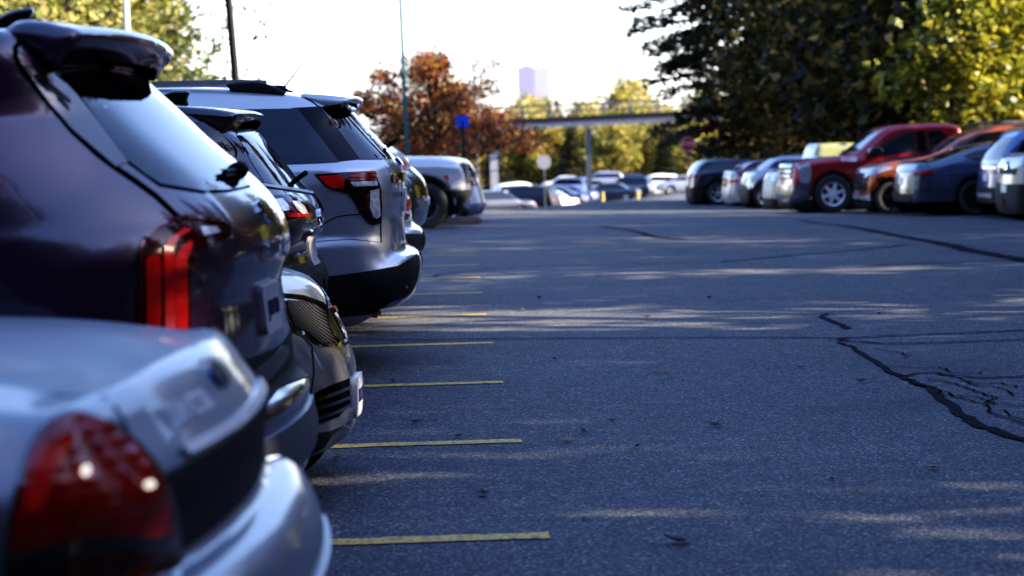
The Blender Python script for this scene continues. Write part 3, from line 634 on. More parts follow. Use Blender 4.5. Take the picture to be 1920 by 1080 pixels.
    # rails with dark feet
    for sd in (-1, 1):
        V = []; F = []
        pts = [(-3.1, 1.74), (-2.95, 1.775)] + [(-1.535,1.788),(-1.276,1.788),(-1.016,1.785),(-0.887,1.779)] 
        V, F = [], []
        for (x, z) in pts:
            for (dy, dz) in ((-.02, -.018), (.02, -.018), (.02, .018), (-.02, .018)): V.append((x, sd * .66 + dy, z + dz))
        for i in range(len(pts) - 1):
            for k in range(4): F.append((i * 4 + k, i * 4 + (k + 1) % 4, i * 4 + 4 + (k + 1) % 4, i * 4 + 4 + k))
        F += [(0, 3, 2, 1), tuple(len(V) - 4 + k for k in range(4))]
        ra = mesh_obj('roof_rail', V, F, M['alloy'], c.root, False)
        ft = Solid([(-1.134,1.775),(-1.081,1.783),(-1.013,1.788),(-0.958,1.787),(-0.887,1.775),(-0.823,1.748),(-0.772,1.714),(-0.811,1.702),(-0.954,1.709),(-1.103,1.726),(-1.115,1.752)], [(0, .028), (3, .028)], .012, (0, 0), 0, blur=.6, res=.005, taper=0)
        v, f = ft.mesh(.012); v = v + np.array([0, sd * .66, 0])
        mesh_obj('rail_foot', v, f, M['black'], ra)
        if sd == 1: pass
    # antenna: base and mast
    a = [(-0.874,1.762),(-0.833,1.761),(-0.676,1.955)]
    bs = c.box('antenna', ((a[0][0] + a[1][0]) / 2, -.1, a[0][1] - .005), (.09, .04, .03), M['black'], (0, 0.1, 0))
    x0, z0 = a[1]; x1, z1 = a[2]
    V = []; F = []
    for (x, z, r) in ((x0, z0, .007), (x1, z1, .004)):
        for k in range(6): V.append((x + r * math.cos(k * 1.047), -.1 + r * math.sin(k * 1.047), z))
    for k in range(6): F.append((k, (k + 1) % 6, 6 + (k + 1) % 6, 6 + k))
    mesh_obj('mast', V, F, M['black'], bs)
    p = c.on_end(1, .02, 1.365)
    c.box('rear_wiper', (p[0] + .035, .02, p[2] + .03), (.10, .03, .025), M['black'], (0, -.6, 0))
    ex = c.box('exhaust_pipe', (-.36, -.62, .37), (.26, .08, .065), M['chrome'], (0, .1, 0), .02)
    add_wheels(c, (-1.15, -4.0), .39, .86)
    c.finish(M['gap'])
expl()

# ------------------------------------------------------------------ two cars that show as slivers beyond it
def hatch():
    prof = [(-0.912,1.285),(-0.510,1.276),(-0.349,1.256),(-0.230,1.196),(-0.153,1.086),(-0.107,0.985),(-0.087,0.864),(-0.081,0.783),(-0.017,0.742),(0.005,0.693),(0.008,0.629),(-0.022,0.565),(-0.087,0.542)] + [(-.6, .25), (-2.4, .2), (-3.9, .22), (-4.3, .4), (-4.3, .75), (-4.0, .9), (-3.3, 1.0), (-2.6, 1.26), (-2.0, 1.33)]
    wz = [(0, .80), (.4, .88), (.7, .89), (.95, .86), (1.35, .62)]
    sol = Solid(prof, wz, .14, (.1, .10), .03, 1.2, [(-.8, .31, .36), (-3.4, .31, .36)], .08, .6, res=.015)
    c = Car('white_hatchback', 'hatch', 'white hatchback with a red tail lamp, only its rear edge showing beyond the silver SUV', 'car', sol, paint('white_paint', (.72, .73, .76), .1, .35), .035, 'cars in the left parking row', .25)
    fr = ((-0.048, -0.85, 0.929),(-0.0813, 0.9963, -0.0281)); c.fr = fr
    c.panel('tail_lamp', [(-0.094,0.063),(0.024,0.060),(0.038,-0.016),(-0.096,-0.013)], M['redbright'], off=.008)
    c.panel('rear_window', [(-0.259,0.304),(-0.130,0.278),(-0.064,0.192),(-0.028,0.115),(-0.093,0.102),(-0.264,0.106)], M['glass'], off=.005, both=False)
    c.panel('tailgate_trim', [(-0.096,-0.028),(0.033,-0.047),(0.035,-0.100),(-0.098,-0.097)], M['gloss'], off=.006, both=False)
    c.panel('bumper', [(-0.272,-0.184),(0.056,-0.193),(0.120,-0.206),(0.122,-0.271),(0.090,-0.331),(-0.277,-0.337)], M['black'], off=.008)
    add_wheels(c, (-.8, -3.4), .31, .76)
    c.finish(M['gap'])
def dsuv():
    prof = [(-1.173,1.386),(-0.708,1.393),(-0.430,1.386),(-0.268,1.359),(-0.173,1.273),(-0.111,1.188),(-0.048,1.122),(-0.003,1.056),(0.022,0.963),(0.028,0.847),(0.007,0.755),(-0.032,0.668),(-0.126,0.642)] + [(-.6, .3), (-2.4, .28), (-4.0, .3), (-4.6, .45), (-4.6, .8), (-4.3, .98), (-3.4, 1.08), (-2.7, 1.4), (-2.0, 1.42)]
    wz = [(0, .84), (.4, .9), (.8, .92), (1.0, .9), (1.4, .70)]
    sol = Solid(prof, wz, .14, (.1, .10), .03, 1.2, [(-.95, .35, .41), (-3.7, .35, .41)], .08, .6, res=.015)
    c = Car('dark_suv', 'dsuv', 'dark SUV with a pale roof edge, a sliver beyond the silver SUV', 'car', sol, P_black, .035, 'cars in the left parking row', .3)
    fr = ((-0.048, -0.85, 1.029),(-0.0788, 0.9967, -0.0191)); c.fr = fr
    c.panel('roof', [(-0.565,0.360),(-0.300,0.362),(-0.146,0.336),(-0.051,0.254),(0.004,0.173),(-0.023,0.160),(-0.091,0.242),(-0.169,0.297),(-0.301,0.322),(-0.567,0.320)], P_silver, off=.006)
    c.panel('tail_lamp', [(-0.092,0.224),(-0.039,0.205),(-0.014,0.142),(-0.085,0.135)], M['redbright'], off=.009)
    c.panel('window', [(-0.567,0.307),(-0.188,0.279),(-0.119,0.198),(-0.108,0.127),(-0.572,0.121)], M['glass'])
    c.panel('bumper_trim_or_highlight', [(0.050,-0.116),(0.129,-0.119),(0.137,-0.172),(0.057,-0.179)], M['silverplastic'], off=.01)  # silver patch that paints a bright highlight on the dark tail
    add_wheels(c, (-.95, -3.7), .35, .80)
    c.finish(M['gap'])
hatch(); dsuv()
# ================================================================== camera, light, sky
def make_camera():
    F = 4380.0; psi = math.atan(145 / F); th = .0635; rho = .025
    f = Vector((math.sin(psi) * math.cos(th), math.cos(psi) * math.cos(th), -math.sin(th)))
    r0 = Vector((math.cos(psi), -math.sin(psi), 0)); u0 = r0.cross(f)
    r = r0 * math.cos(rho) - u0 * math.sin(rho); u = u0 * math.cos(rho) + r0 * math.sin(rho)
    cd = bpy.data.cameras.new('camera'); cd.sensor_width = 36; cd.lens = 36 * F / 1920; cd.clip_start = .1; cd.clip_end = 12000
    cd.dof.use_dof = True; cd.dof.focus_distance = 11.8; cd.dof.aperture_fstop = 3.2; cd.dof.aperture_blades = 9
    o = link(bpy.data.objects.new('camera', cd))
    m = Matrix((r, u, -f)).transposed().to_4x4(); m.translation = (0, 0, 1.4); o.matrix_world = m
    scene.camera = o
make_camera()
SUN_EL = math.radians(27); SUN_AZ = math.radians(101)      # compass bearing from +Y, clockwise: sun stands over the right-hand trees
def make_light():
    w = bpy.data.worlds.new('World'); scene.world = w; w.use_nodes = True; nt = w.node_tree
    bg = nt.nodes['Background']; sk = nt.nodes.new('ShaderNodeTexSky'); sk.sky_type = 'NISHITA'; sk.sun_disc = False
    sk.sun_elevation = SUN_EL; sk.sun_rotation = SUN_AZ; sk.air_density = 1.0; sk.dust_density = 1.0; sk.ozone_density = 2.2
    tn = node(nt, 'ShaderNodeMix', data_type='RGBA', blend_type='MULTIPLY'); tn.inputs[0].default_value = 1; tn.inputs[7].default_value = (.95, .95, 1.19, 1)
    nt.links.new(sk.outputs[0], tn.inputs[6]); 
    # bright white haze that lies along the horizon
    tc = node(nt, 'ShaderNodeTexCoord'); sp = node(nt, 'ShaderNodeSeparateXYZ'); nt.links.new(tc.outputs['Generated'], sp.inputs[0])
    hz = node(nt, 'ShaderNodeMapRange'); hz.interpolation_type = 'SMOOTHSTEP'; hz.inputs[1].default_value = .055; hz.inputs[2].default_value = .125; hz.inputs[3].default_value = 1.0; hz.inputs[4].default_value = 0.0
    nt.links.new(sp.outputs[2], hz.inputs[0])
    ad = node(nt, 'ShaderNodeMix', data_type='RGBA', blend_type='ADD'); ad.inputs[7].default_value = (2.7, 2.7, 2.72, 1)
    nt.links.new(hz.outputs[0], ad.inputs[0]); nt.links.new(tn.outputs[2], ad.inputs[6]); nt.links.new(ad.outputs[2], bg.inputs[0]); bg.inputs[1].default_value = SKY
    l = bpy.data.lights.new('sun', 'SUN'); l.energy = 5.0; l.angle = math.radians(.53); l.color = (1, .87, .68)
    o = link(bpy.data.objects.new('sun', l))
    d = Vector((math.sin(SUN_AZ) * math.cos(SUN_EL), math.cos(SUN_AZ) * math.cos(SUN_EL), math.sin(SUN_EL)))
    o.rotation_euler = d.to_track_quat('Z', 'Y').to_euler(); o.location = d * 60
SKY = .112
make_light()
scene.view_settings.view_transform = 'Standard'; scene.view_settings.look = 'None'; scene.view_settings.exposure = 0; scene.view_settings.gamma = 1
vs = scene.view_settings; vs.use_curve_mapping = True; cm = vs.curve_mapping; cm.extend = 'EXTRAPOLATED'; cm.use_clip = False
for p in ((.03, .018), (.09, .078), (.3, .315)): cm.curves[3].points.new(*p)
cm.update()
scene.render.engine = 'CYCLES'; scene.cycles.use_denoising = True; scene.cycles.max_bounces = 6; scene.cycles.transparent_max_bounces = 6
scene.cycles.sample_clamp_indirect = 6; scene.cycles.film_exposure = 5.2

# ================================================================== ground
def sheet(name, xs, ys, m, dz=0.0, zf=None):
    V = [(x, y, G(x, y) + dz + (zf(x, y) if zf else 0)) for y in ys for x in xs]; n = len(xs)
    F = [(j * n + i, j * n + i + 1, (j + 1) * n + i + 1, (j + 1) * n + i) for j in range(len(ys) - 1) for i in range(n - 1)]
    o = mesh_obj(name, V, F, m); return tag(o, kind='structure')
def asphalt():
    m, nt, b = mat('worn_asphalt')
    tc = node(nt, 'ShaderNodeTexCoord')
    v = node(nt, 'ShaderNodeTexVoronoi', Scale=105.0); nt.links.new(tc.outputs['Object'], v.inputs['Vector'])
    n1 = node(nt, 'ShaderNodeTexNoise', Scale=60.0, Detail=5.0, Roughness=.75); nt.links.new(tc.outputs['Object'], n1.inputs['Vector'])
    n2 = node(nt, 'ShaderNodeTexNoise', Scale=.55, Detail=6.0, Roughness=.6); nt.links.new(tc.outputs['Object'], n2.inputs['Vector'])
    n3 = node(nt, 'ShaderNodeTexNoise', Scale=7.0, Detail=4.0, Roughness=.6); nt.links.new(tc.outputs['Object'], n3.inputs['Vector'])
    ag = ramp(nt, [(.0, (.006, .0065, .008)), (.4, (.042, .043, .048)), (.75, (.11, .11, .118)), (1, (.36, .36, .37))], v.outputs['Color'])
    fine = ramp(nt, [(.36, (.25, .25, .25)), (.64, (1.5, 1.5, 1.5))], n1.outputs['Fac'])
    st = ramp(nt, [(.30, (.55, .55, .57)), (.42, (.88, .88, .89)), (.58, (1, 1, 1)), (.72, (1.28, 1.26, 1.24))], n2.outputs['Fac'])
    s3 = ramp(nt, [(.33, (.74, .74, .75)), (.7, (1.16, 1.16, 1.15))], n3.outputs['Fac'])
    def mul(a, c):
        x = node(nt, 'ShaderNodeMix', data_type='RGBA', blend_type='MULTIPLY'); x.inputs[0].default_value = 1
        nt.links.new(a, x.inputs[6]); nt.links.new(c, x.inputs[7]); return x.outputs[2]
    col = mul(mul(mul(ag.outputs[0], fine.outputs[0]), st.outputs[0]), s3.outputs[0])
    nt.links.new(col, b.inputs['Base Color']); b.inputs['Roughness'].default_value = .78; b.inputs['Specular IOR Level'].default_value = .35
    bp = node(nt, 'ShaderNodeBump', Strength=.7, Distance=.006)
    ad = node(nt, 'ShaderNodeMath', operation='ADD'); nt.links.new(v.outputs['Distance'], ad.inputs[0]); nt.links.new(n1.outputs['Fac'], ad.inputs[1])
    nt.links.new(ad.outputs[0], bp.inputs['Height']); nt.links.new(bp.outputs[0], b.inputs['Normal'])
    return m
M['asphalt'] = asphalt()
def dirt():
    m, nt, b = mat('leaf_litter_ground')
    tc = node(nt, 'ShaderNodeTexCoord')
    n = node(nt, 'ShaderNodeTexNoise', Scale=.8, Detail=8.0, Roughness=.7); nt.links.new(tc.outputs['Object'], n.inputs['Vector'])
    r = ramp(nt, [(.3, (.03, .035, .012)), (.5, (.06, .07, .02)), (.62, (.09, .06, .03)), (.75, (.05, .04, .025))], n.outputs['Fac'])
    nt.links.new(r.outputs[0], b.inputs['Base Color']); b.inputs['Roughness'].default_value = .95
    bp = node(nt, 'ShaderNodeBump', Strength=.6, Distance=.1); nt.links.new(n.outputs['Fac'], bp.inputs['Height']); nt.links.new(bp.outputs[0], b.inputs['Normal'])
    return m
M['dirt'] = dirt()
ysn = list(np.arange(-20, 120, 2.5)) + list(np.arange(120, 320, 8)) + [330, 380, 450, 600, 900, 1500, 3000, 6000]
sheet('ground', [-3000, -800, -200, -80, -40] + list(np.arange(-30, 41, 3.0)) + [60, 100, 250, 800, 3000], ysn, M['dirt'], -.02)
sheet('parking_lot', list(np.arange(-7, 14.6, .6)), list(np.arange(-8, 86, 1.0)), M['asphalt'])
# ================================================================== the far end of the left row and the right row
M['clearfar'] = plain('distant_lamp_lens', (.38, .38, .41), .15, metal=.4, coat=.5, vary=.3, scale=12)
P_jet = plain('jet_black_paint', (.006, .006, .007), .5, spec=.25)
P_red = paint('red_paint', (.30, .012, .016), .45, .34, dirt=.1)
P_orange = paint('burnt_orange_paint', (.34, .075, .016), .5, .34, dirt=.1)
P_slate = paint('slate_blue_grey_paint', (.075, .09, .135), .6, .32, dirt=.1)
P_blue = paint('blue_silver_paint', (.10, .15, .34), .6, .3, dirt=.1)
P_pewter = paint('pewter_paint', (.14, .15, .185), .6, .34, dirt=.1)
P_steel = paint('steel_silver_paint', (.36, .38, .44), .7, .34, dirt=.1)
P_cream = paint('pale_yellow_paint', (.27, .28, .10), .05, .4, dirt=.1)
P_maroon = paint('maroon_paint', (.12, .012, .025), .4, .3, dirt=.1)
P_white = paint('bright_white_paint', (.74, .75, .77), .05, .35, dirt=.15)
P_navy = paint('navy_paint', (.012, .016, .035), .4, .3, dirt=.1)
WZ_SUV = [(0, .84), (.35, .9), (.7, .92), (.95, .91), (1.1, .87), (1.4, .77), (1.7, .68), (2.0, .60)]
ROWR = 'cars in the right parking row'
def mirror_ear(c, x, z, y, m, d=.12):
    for sd in (-1, 1):
        e = Solid([(x - d, z - .07), (x + d * .6, z - .09), (x + d, z + .02), (x + d * .5, z + .10), (x - d * .7, z + .08)], [(0, .11), (3, .11)], .04, (0, 0), 0, blur=.8, res=.01, taper=0)
        v, f = e.mesh(.03); v = v + np.array([0, sd * y, 0]); mesh_obj('wing_mirror', v, f, m, c.root)
def pickup():
    prof = [(0.177,0.078),(0.104,0.228),(0.085,0.538),(0.128,0.846),(0.208,1.116),(0.497,1.195),(1.062,1.280),(1.602,1.353),(1.983,1.640),(2.389,1.927),(3.019,1.992),(3.875,1.977),(4.088,1.885),(4.161,1.660),(4.232,1.274),(5.281,1.247),(6.320,1.208),(6.366,0.684),(6.334,0.136),(5.520,0.008),(1.732,0.036)]
    wz = [(0, .9), (.4, .96), (.8, .985), (1.15, .96), (1.3, .90), (1.6, .82), (1.9, .76), (2.2, .7)]
    wx = [(1.061,0.373),(1.054,-0.054)]
    x0 = wx[0][0]
    sol = Solid(prof, wz, [(0, .1), (.6, .12), (1.1, .10), (1.6, .12)], (.05, .02), .03, 1.6, [(x0, .44, .50), (x0 + 3.65, .44, .50)], .04, .5, res=.02, blur=1)
    c = Car('red_pickup', 'pick', 'bright red pickup truck with chrome nose, parked nose out in the right row', 'pickup truck', sol, P_red, .045, ROWR, .42)
    fr = ((1.799, -0.9, 1.059),(0.2169, 0.9761, -0.0146)); c.fr = fr
    c.panel('window', [(0.220,0.226),(0.307,0.370),(0.550,0.571),(0.852,0.721),(1.164,0.749),(1.182,0.288),(0.485,0.208)], M['glass_clear'], sp=.05, off=.006)
    c.panel('window', [(1.451,0.754),(1.762,0.759),(1.891,0.610),(1.828,0.321),(1.493,0.293)], M['glass'], sp=.05, off=.006)
    c.panel('pillar_trim', [(1.188,0.749),(1.368,0.756),(1.421,0.282),(1.205,0.276)], M['gloss'], sp=.04, off=.007)
    c.panel('pillar_strip', [(1.368,0.744),(1.415,0.755),(1.469,0.293),(1.421,0.282)], M['chrome'], sp=.04, off=.010)
    E = END(-1)
    c.panel('windscreen', [(-.72, 1.36), (.72, 1.36), (.62, 1.82), (-.62, 1.82)], M['glass_clear'], fr=E, both=False, sp=.05, off=.006)
    c.panel('headlamp', [(-1.489,0.010),(-1.221,0.065),(-1.187,-0.046),(-1.216,-0.339),(-1.362,-0.397),(-1.459,-0.333)], M['clearfar'], sp=.03, off=.02)
    gr = c.panel('grille', [(-.72, .78), (.72, .78), (.74, 1.16), (-.74, 1.16)], M['black'], fr=E, both=False, sp=.05, off=.01)
    for z in (.84, .95, 1.06): c.panel('grille_bar', [(-.73, z - .03), (.73, z - .03), (.73, z + .03), (-.73, z + .03)], M['dchrome'], fr=E, both=False, sp=.05, off=.05, depth=.04, parent=gr)
    c.panel('bumper', [(-1.923,-0.446),(-1.703,-0.402),(-1.168,-0.389),(-1.145,-0.487),(-1.198,-0.731),(-1.466,-0.799),(-1.929,-0.789)], M['dchrome'], sp=.04, off=.05, depth=.04)
    c.panel('lower_valance', [(-1.880,-0.790),(-1.467,-0.811),(-1.173,-0.731),(-1.152,-0.903),(-1.469,-0.970),(-1.883,-0.962)], M['black'], sp=.04, off=.03)
    c.letters('emblem', 'F-150', .15, *[(-0.336,0.142),(-0.324,0.129)][0], M['chrome'], fr=fr, off=.01)
    c.seam([(0.244,0.213),(0.189,-0.248),(0.350,-0.763)], .015); c.seam([(1.397,0.259),(1.401,-0.275),(1.346,-0.784)], .015); c.seam([(2.112,0.193),(2.099,-0.800)], .015)
    mirror_ear(c, *[(2.018,1.371),(2.030,1.358)][0], 1.08, M['gloss'], .17)
    for x in (x0, x0 + 3.65):
        for sd in (-1, 1): c.wheel(x, sd, .43, .86, .27, 6, M['brightrim'], M['rubber'], .62, M['wheeldark'], sw=.09)
    c.finish(M['black'])
pickup()
def orange():
    prof = [(0.294,0.098),(0.188,0.195),(0.168,0.455),(0.172,0.737),(0.247,0.947),(0.524,1.093),(1.122,1.195),(1.661,1.287),(2.264,1.602),(2.806,1.824),(3.407,1.903),(4.369,1.891),(4.850,1.773),(5.135,1.388),(5.225,0.700),(5.171,0.061),(3.626,0.008)]
    wx = [(0.684,0.367),(0.678,-0.015)][0][0]
    sol = Solid(prof, WZ_SUV, .13, (.08, .06), .03, 1.4, [(wx, .36, .42), (wx + 2.6, .36, .42)], .07, .7, res=.02, blur=1)
    c = Car('orange_crossover', 'oran', 'burnt orange crossover with black grille and roof rails, beside the red pickup', 'car', sol, P_orange, .045, ROWR, .4)
    fr = ((1.268, -0.85, 0.93),(0.2385, 0.971, -0.0174)); c.fr = fr; E = END(-1)
    c.panel('window', [(0.575,0.369),(0.919,0.603),(1.318,0.789),(2.052,0.839),(2.725,0.799),(2.890,0.509),(2.047,0.414)], M['glass'], sp=.05)
    c.panel('windscreen', [(-.66, 1.17), (.66, 1.17), (.56, 1.60), (-.56, 1.60)], M['glass_clear'], fr=E, both=False, sp=.05, off=.006)
    gr = c.panel('grille', [(-.62, .52), (.62, .52), (.70, .90), (-.70, .90)], M['black'], fr=E, both=False, sp=.05, off=.01)
    for z in (.62, .72, .82): c.panel('grille_bar', [(-.6, z - .012), (.6, z - .012), (.6, z + .012), (-.6, z + .012)], M['chrome'], fr=E, both=False, sp=.05, off=.025, depth=.02, parent=gr)
    c.panel('headlamp', [(-1.146,0.003),(-0.685,0.108),(-0.502,0.069),(-0.802,-0.028),(-1.102,-0.091)], M['clearfar'], sp=.03, off=.01)
    c.panel('fog_lamp', [(-0.826,-0.121),(-0.688,-0.112),(-0.644,-0.217),(-0.691,-0.309),(-0.806,-0.295),(-0.862,-0.213)], M['gloss'], sp=.03, off=.012, smooth=2)
    c.panel('skid_plate', [(-1.281,-0.530),(-0.923,-0.479),(-0.834,-0.678),(-0.926,-0.630),(-1.248,-0.600)], M['silverplastic'], sp=.03, off=.03)
    c.panel('sill_trim', [(-1.248,-0.647),(-0.811,-0.679),(-0.813,-0.818),(-1.251,-0.810)], M['black'], sp=.04, off=.01)
    c.seam([(0.574,0.334),(0.510,-0.242),(0.789,-0.688)], .015)
    for sd in (-1, 1):
        p = [(2.698,1.892),(3.113,1.952),(4.182,1.937),(4.479,1.860)]
        V = []; F = []
        for (x, z) in p:
            for (dy, dz) in ((-.02, -.02), (.02, -.02), (.02, .02), (-.02, .02)): V.append((x, sd * .6 + dy, z + dz))
        for i in range(len(p) - 1):
            for k in range(4): F.append((i * 4 + k, i * 4 + (k + 1) % 4, i * 4 + 4 + (k + 1) % 4, i * 4 + 4 + k))
        mesh_obj('roof_rail', V, F, M['silverplastic'], c.root, False)
    mirror_ear(c, *[(2.082,1.315),(2.093,1.304)][0], .98, M['gloss'])
    for x in (wx, wx + 2.6):
        for sd in (-1, 1): c.wheel(x, sd, .35, .80, .23, 5, M['dalloy'], M['rubber'], .66, M['wheeldark'])
    c.finish(M['gap'])
orange()
def dgray():
    prof = [(0.268,0.087),(0.156,0.202),(0.125,0.403),(0.140,0.660),(0.189,0.915),(0.282,1.080),(0.647,1.126),(1.196,1.301),(1.768,1.454),(2.341,1.529),(3.258,1.540),(4.061,1.397),(4.749,1.043),(5.210,0.896),(5.380,0.464),(5.296,0.039),(2.552,0.013)]
    wx = [(1.495,0.286),(1.492,0.000)][0][0]
    wz = [(0, .86), (.35, .92), (.65, .93), (.9, .93), (1.05, .88), (1.3, .74), (1.6, .6)]
    sol = Solid(prof, wz, .14, (.09, .07), .03, 1.3, [(wx, .37, .43), (wx + 2.85, .37, .43)], .07, .7, res=.02, blur=1)
    c = Car('slate_fastback', 'dgray', 'slate blue-grey fastback parked tail out, right of the orange crossover', 'car', sol, P_slate, .04, ROWR, .3)
    fr = ((0.944, -0.88, 0.818),(0.2681, 0.9632, -0.0199)); c.fr = fr; E = END(-1)
    c.panel('window', [(0.307,0.398),(0.544,0.491),(0.974,0.568),(1.721,0.572),(2.357,0.491),(2.249,0.277),(0.971,0.262),(0.499,0.317)], M['glass'], sp=.04, smooth=2)
    c.panel('tail_lamp', [(-0.734,0.081),(-0.484,0.131),(-0.311,0.138),(-0.334,0.051),(-0.540,0.022),(-0.735,0.015)], M['red'], sp=.03, off=.01)
    c.panel('tail_lamp_bar', [(-.72, .90), (.72, .90), (.72, .96), (-.72, .96)], M['reddark'], fr=E, both=False, sp=.05, off=.008)
    c.panel('rear_window', [(-.62, 1.16), (.62, 1.16), (.5, 1.40), (-.5, 1.40)], M['glass'], fr=E, both=False, sp=.05)
    c.panel('number_plate', [(-.155, .66), (.155, .66), (.155, .80), (-.155, .80)], M['plate'], fr=E, both=False, off=.015)
    c.panel('bumper_trim_or_highlight', [(-.75, .30), (.75, .30), (.75, .46), (-.75, .46)], M['black'], fr=E, both=False, off=.012, sp=.05)
    c.panel('chrome_strip', [(-.76, .465), (.76, .465), (.76, .50), (-.76, .50)], M['chrome'], fr=E, both=False, off=.02, sp=.05)
    c.seam([(-0.471,0.295),(-0.408,0.140),(-0.391,-0.157),(-0.458,-0.298)], .012); c.seam([(-0.978,-0.265),(-0.458,-0.298),(0.050,-0.287)], .012)
    for x in (wx, wx + 2.85):
        for sd in (-1, 1): c.wheel(x, sd, .36, .82, .24, 5, M['dalloy'], M['rubber'], .74, M['wheeldark'], sw=.05)
    c.finish(M['gap'])
dgray()
def blue():
    prof = [(0.195,0.058),(0.100,0.144),(0.071,0.397),(0.097,0.764),(0.143,1.025),(0.297,1.357),(0.491,1.583),(0.664,1.715),(1.306,1.772),(2.593,1.720),(3.343,1.365),(4.096,1.051),(4.548,0.786),(4.608,0.044),(1.717,-0.005)]
    wx = [(0.876,0.344),(0.873,0.055)][0][0]
    sol = Solid(prof, WZ_SUV, .14, (.09, .06), .03, 1.4, [(wx, .37, .43), (wx + 2.7, .37, .43)], .07, .7, res=.02, blur=1)
    c = Car('blue_suv', 'blue', 'blue SUV parked tail out with a steep bright rear window, cut by the right edge', 'car', sol, P_blue, .045, ROWR, .35)
    fr = ((0.296, -0.88, 0.927),(0.2746, 0.9614, -0.0182)); c.fr = fr; E = END(-1)
    c.panel('rear_window', [(-.70, 1.13), (.70, 1.13), (.58, 1.58), (-.58, 1.58)], M['glass_clear'], fr=E, both=False, sp=.05, off=.006)
    c.panel('window', [(0.004,0.308),(0.259,0.590),(0.711,0.682),(1.905,0.632),(2.396,0.355),(1.106,0.262)], M['glass'], sp=.05)
    c.panel('tail_lamp', [(-0.403,0.091),(-0.240,0.149),(-0.161,0.044),(-0.242,-0.057),(-0.404,-0.053)], M['red'], sp=.03, off=.012)
    c.panel('number_plate', [(-.155, .72), (.155, .72), (.155, .87), (-.155, .87)], M['plate'], fr=E, both=False, off=.015)
    c.panel('chrome_strip', [(-.6, .96), (.6, .96), (.6, 1.0), (-.6, 1.0)], M['chrome'], fr=E, both=False, off=.015, sp=.05)
    c.panel('bumper', [(-.8, .3), (.8, .3), (.82, .60), (-.82, .60)], M['black'], fr=E, both=False, off=.02, sp=.05)
    c.panel('skid_plate', [(-.5, .40), (.5, .40), (.5, .48), (-.5, .48)], M['silverplastic'], fr=E, both=False, off=.035, sp=.05)
    add_wheels(c, (wx, wx + 2.7), .36, .80, 'alloy', 5)
    c.finish(M['gap'])
blue()
def edge():
    prof = [(0.174,0.049),(0.085,0.171),(0.057,0.409),(0.082,0.823),(0.156,1.118),(0.278,1.213),(0.832,1.288),(1.337,1.374),(1.947,1.784),(2.757,1.863),(4.279,1.807),(4.807,1.377),(4.936,0.697),(4.882,0.041),(2.235,-0.027)]
    wx = [(0.644,0.335),(0.642,0.112)][0][0]
    sol = Solid(prof, WZ_SUV, .13, (.07, .06), .03, 1.5, [(wx, .37, .43), (wx + 2.7, .37, .43)], .06, .7, res=.02, blur=1)
    c = Car('pewter_crossover', 'edge', 'pewter crossover parked nose out with black grille and plate, at the very right edge', 'car', sol, P_pewter, .045, ROWR, .4)
    fr = ((0.067, -0.88, 0.739),(0.2787, 0.9601, -0.0228)); c.fr = fr; E = END(-1)
    gr = c.panel('grille', [(-.55, .85), (.55, .85), (.62, 1.10), (-.62, 1.10)], M['black'], fr=E, both=False, sp=.05, off=.01)
    c.panel('emblem', [(-.08, .94), (.08, .94), (.08, 1.03), (-.08, 1.03)], M['chrome'], fr=E, both=False, off=.03, parent=gr)
    c.panel('number_plate', [(-.155, .52), (.155, .52), (.155, .67), (-.155, .67)], M['plate'], fr=E, both=False, off=.03)
    c.panel('headlamp', [(-0.157,0.371),(0.024,0.416),(0.118,0.365),(0.060,0.250),(-0.130,0.235)], M['clearfar'], sp=.03, off=.012)
    c.panel('bumper_trim_or_highlight', [(-0.247,-0.043),(0.189,-0.052),(0.183,-0.584),(-0.234,-0.596)], M['black'], sp=.05, off=.012)
    c.panel('windscreen', [(-.68, 1.28), (.68, 1.28), (.56, 1.68), (-.56, 1.68)], M['glass_clear'], fr=E, both=False, sp=.05, off=.006)
    c.panel('window', [(1.229,0.600),(1.605,0.907),(2.255,0.967),(3.541,0.915),(3.812,0.586)], M['glass'], sp=.05)
    add_wheels(c, (wx, wx + 2.7), .36, .80, 'alloy', 5)
    c.finish(M['gap'])
edge()
def small(fn, key, label, prof, pt, wb, R, glass, front, extras, nm, h=.05, cat='car', group=ROWR, wpx=None, flip=False):
    sol = Solid(prof, WZ_SUV, .13, (.08, .08), .03, 1.3, [(wpx, R, R + .06), (wpx + wb, R, R + .06)], .07, .7, res=.02, blur=1)
    c = Car(nm, key, label, cat, sol, pt, h, group, .32)
    c.fr = fn
    for g in glass: c.panel('window', g, M['glass'], sp=.05)
    for (n, poly, m, off, fr, both) in extras: c.panel(n, poly, M[m], fr=fr, both=both, sp=.05, off=off)
    add_wheels(c, (wpx, wpx + wb), R, .80, 'alloy', 5)
    c.finish(M['gap']); return c
fr_ = ((0.536, -0.85, 0.716),(0.186, 0.9823, -0.0207))
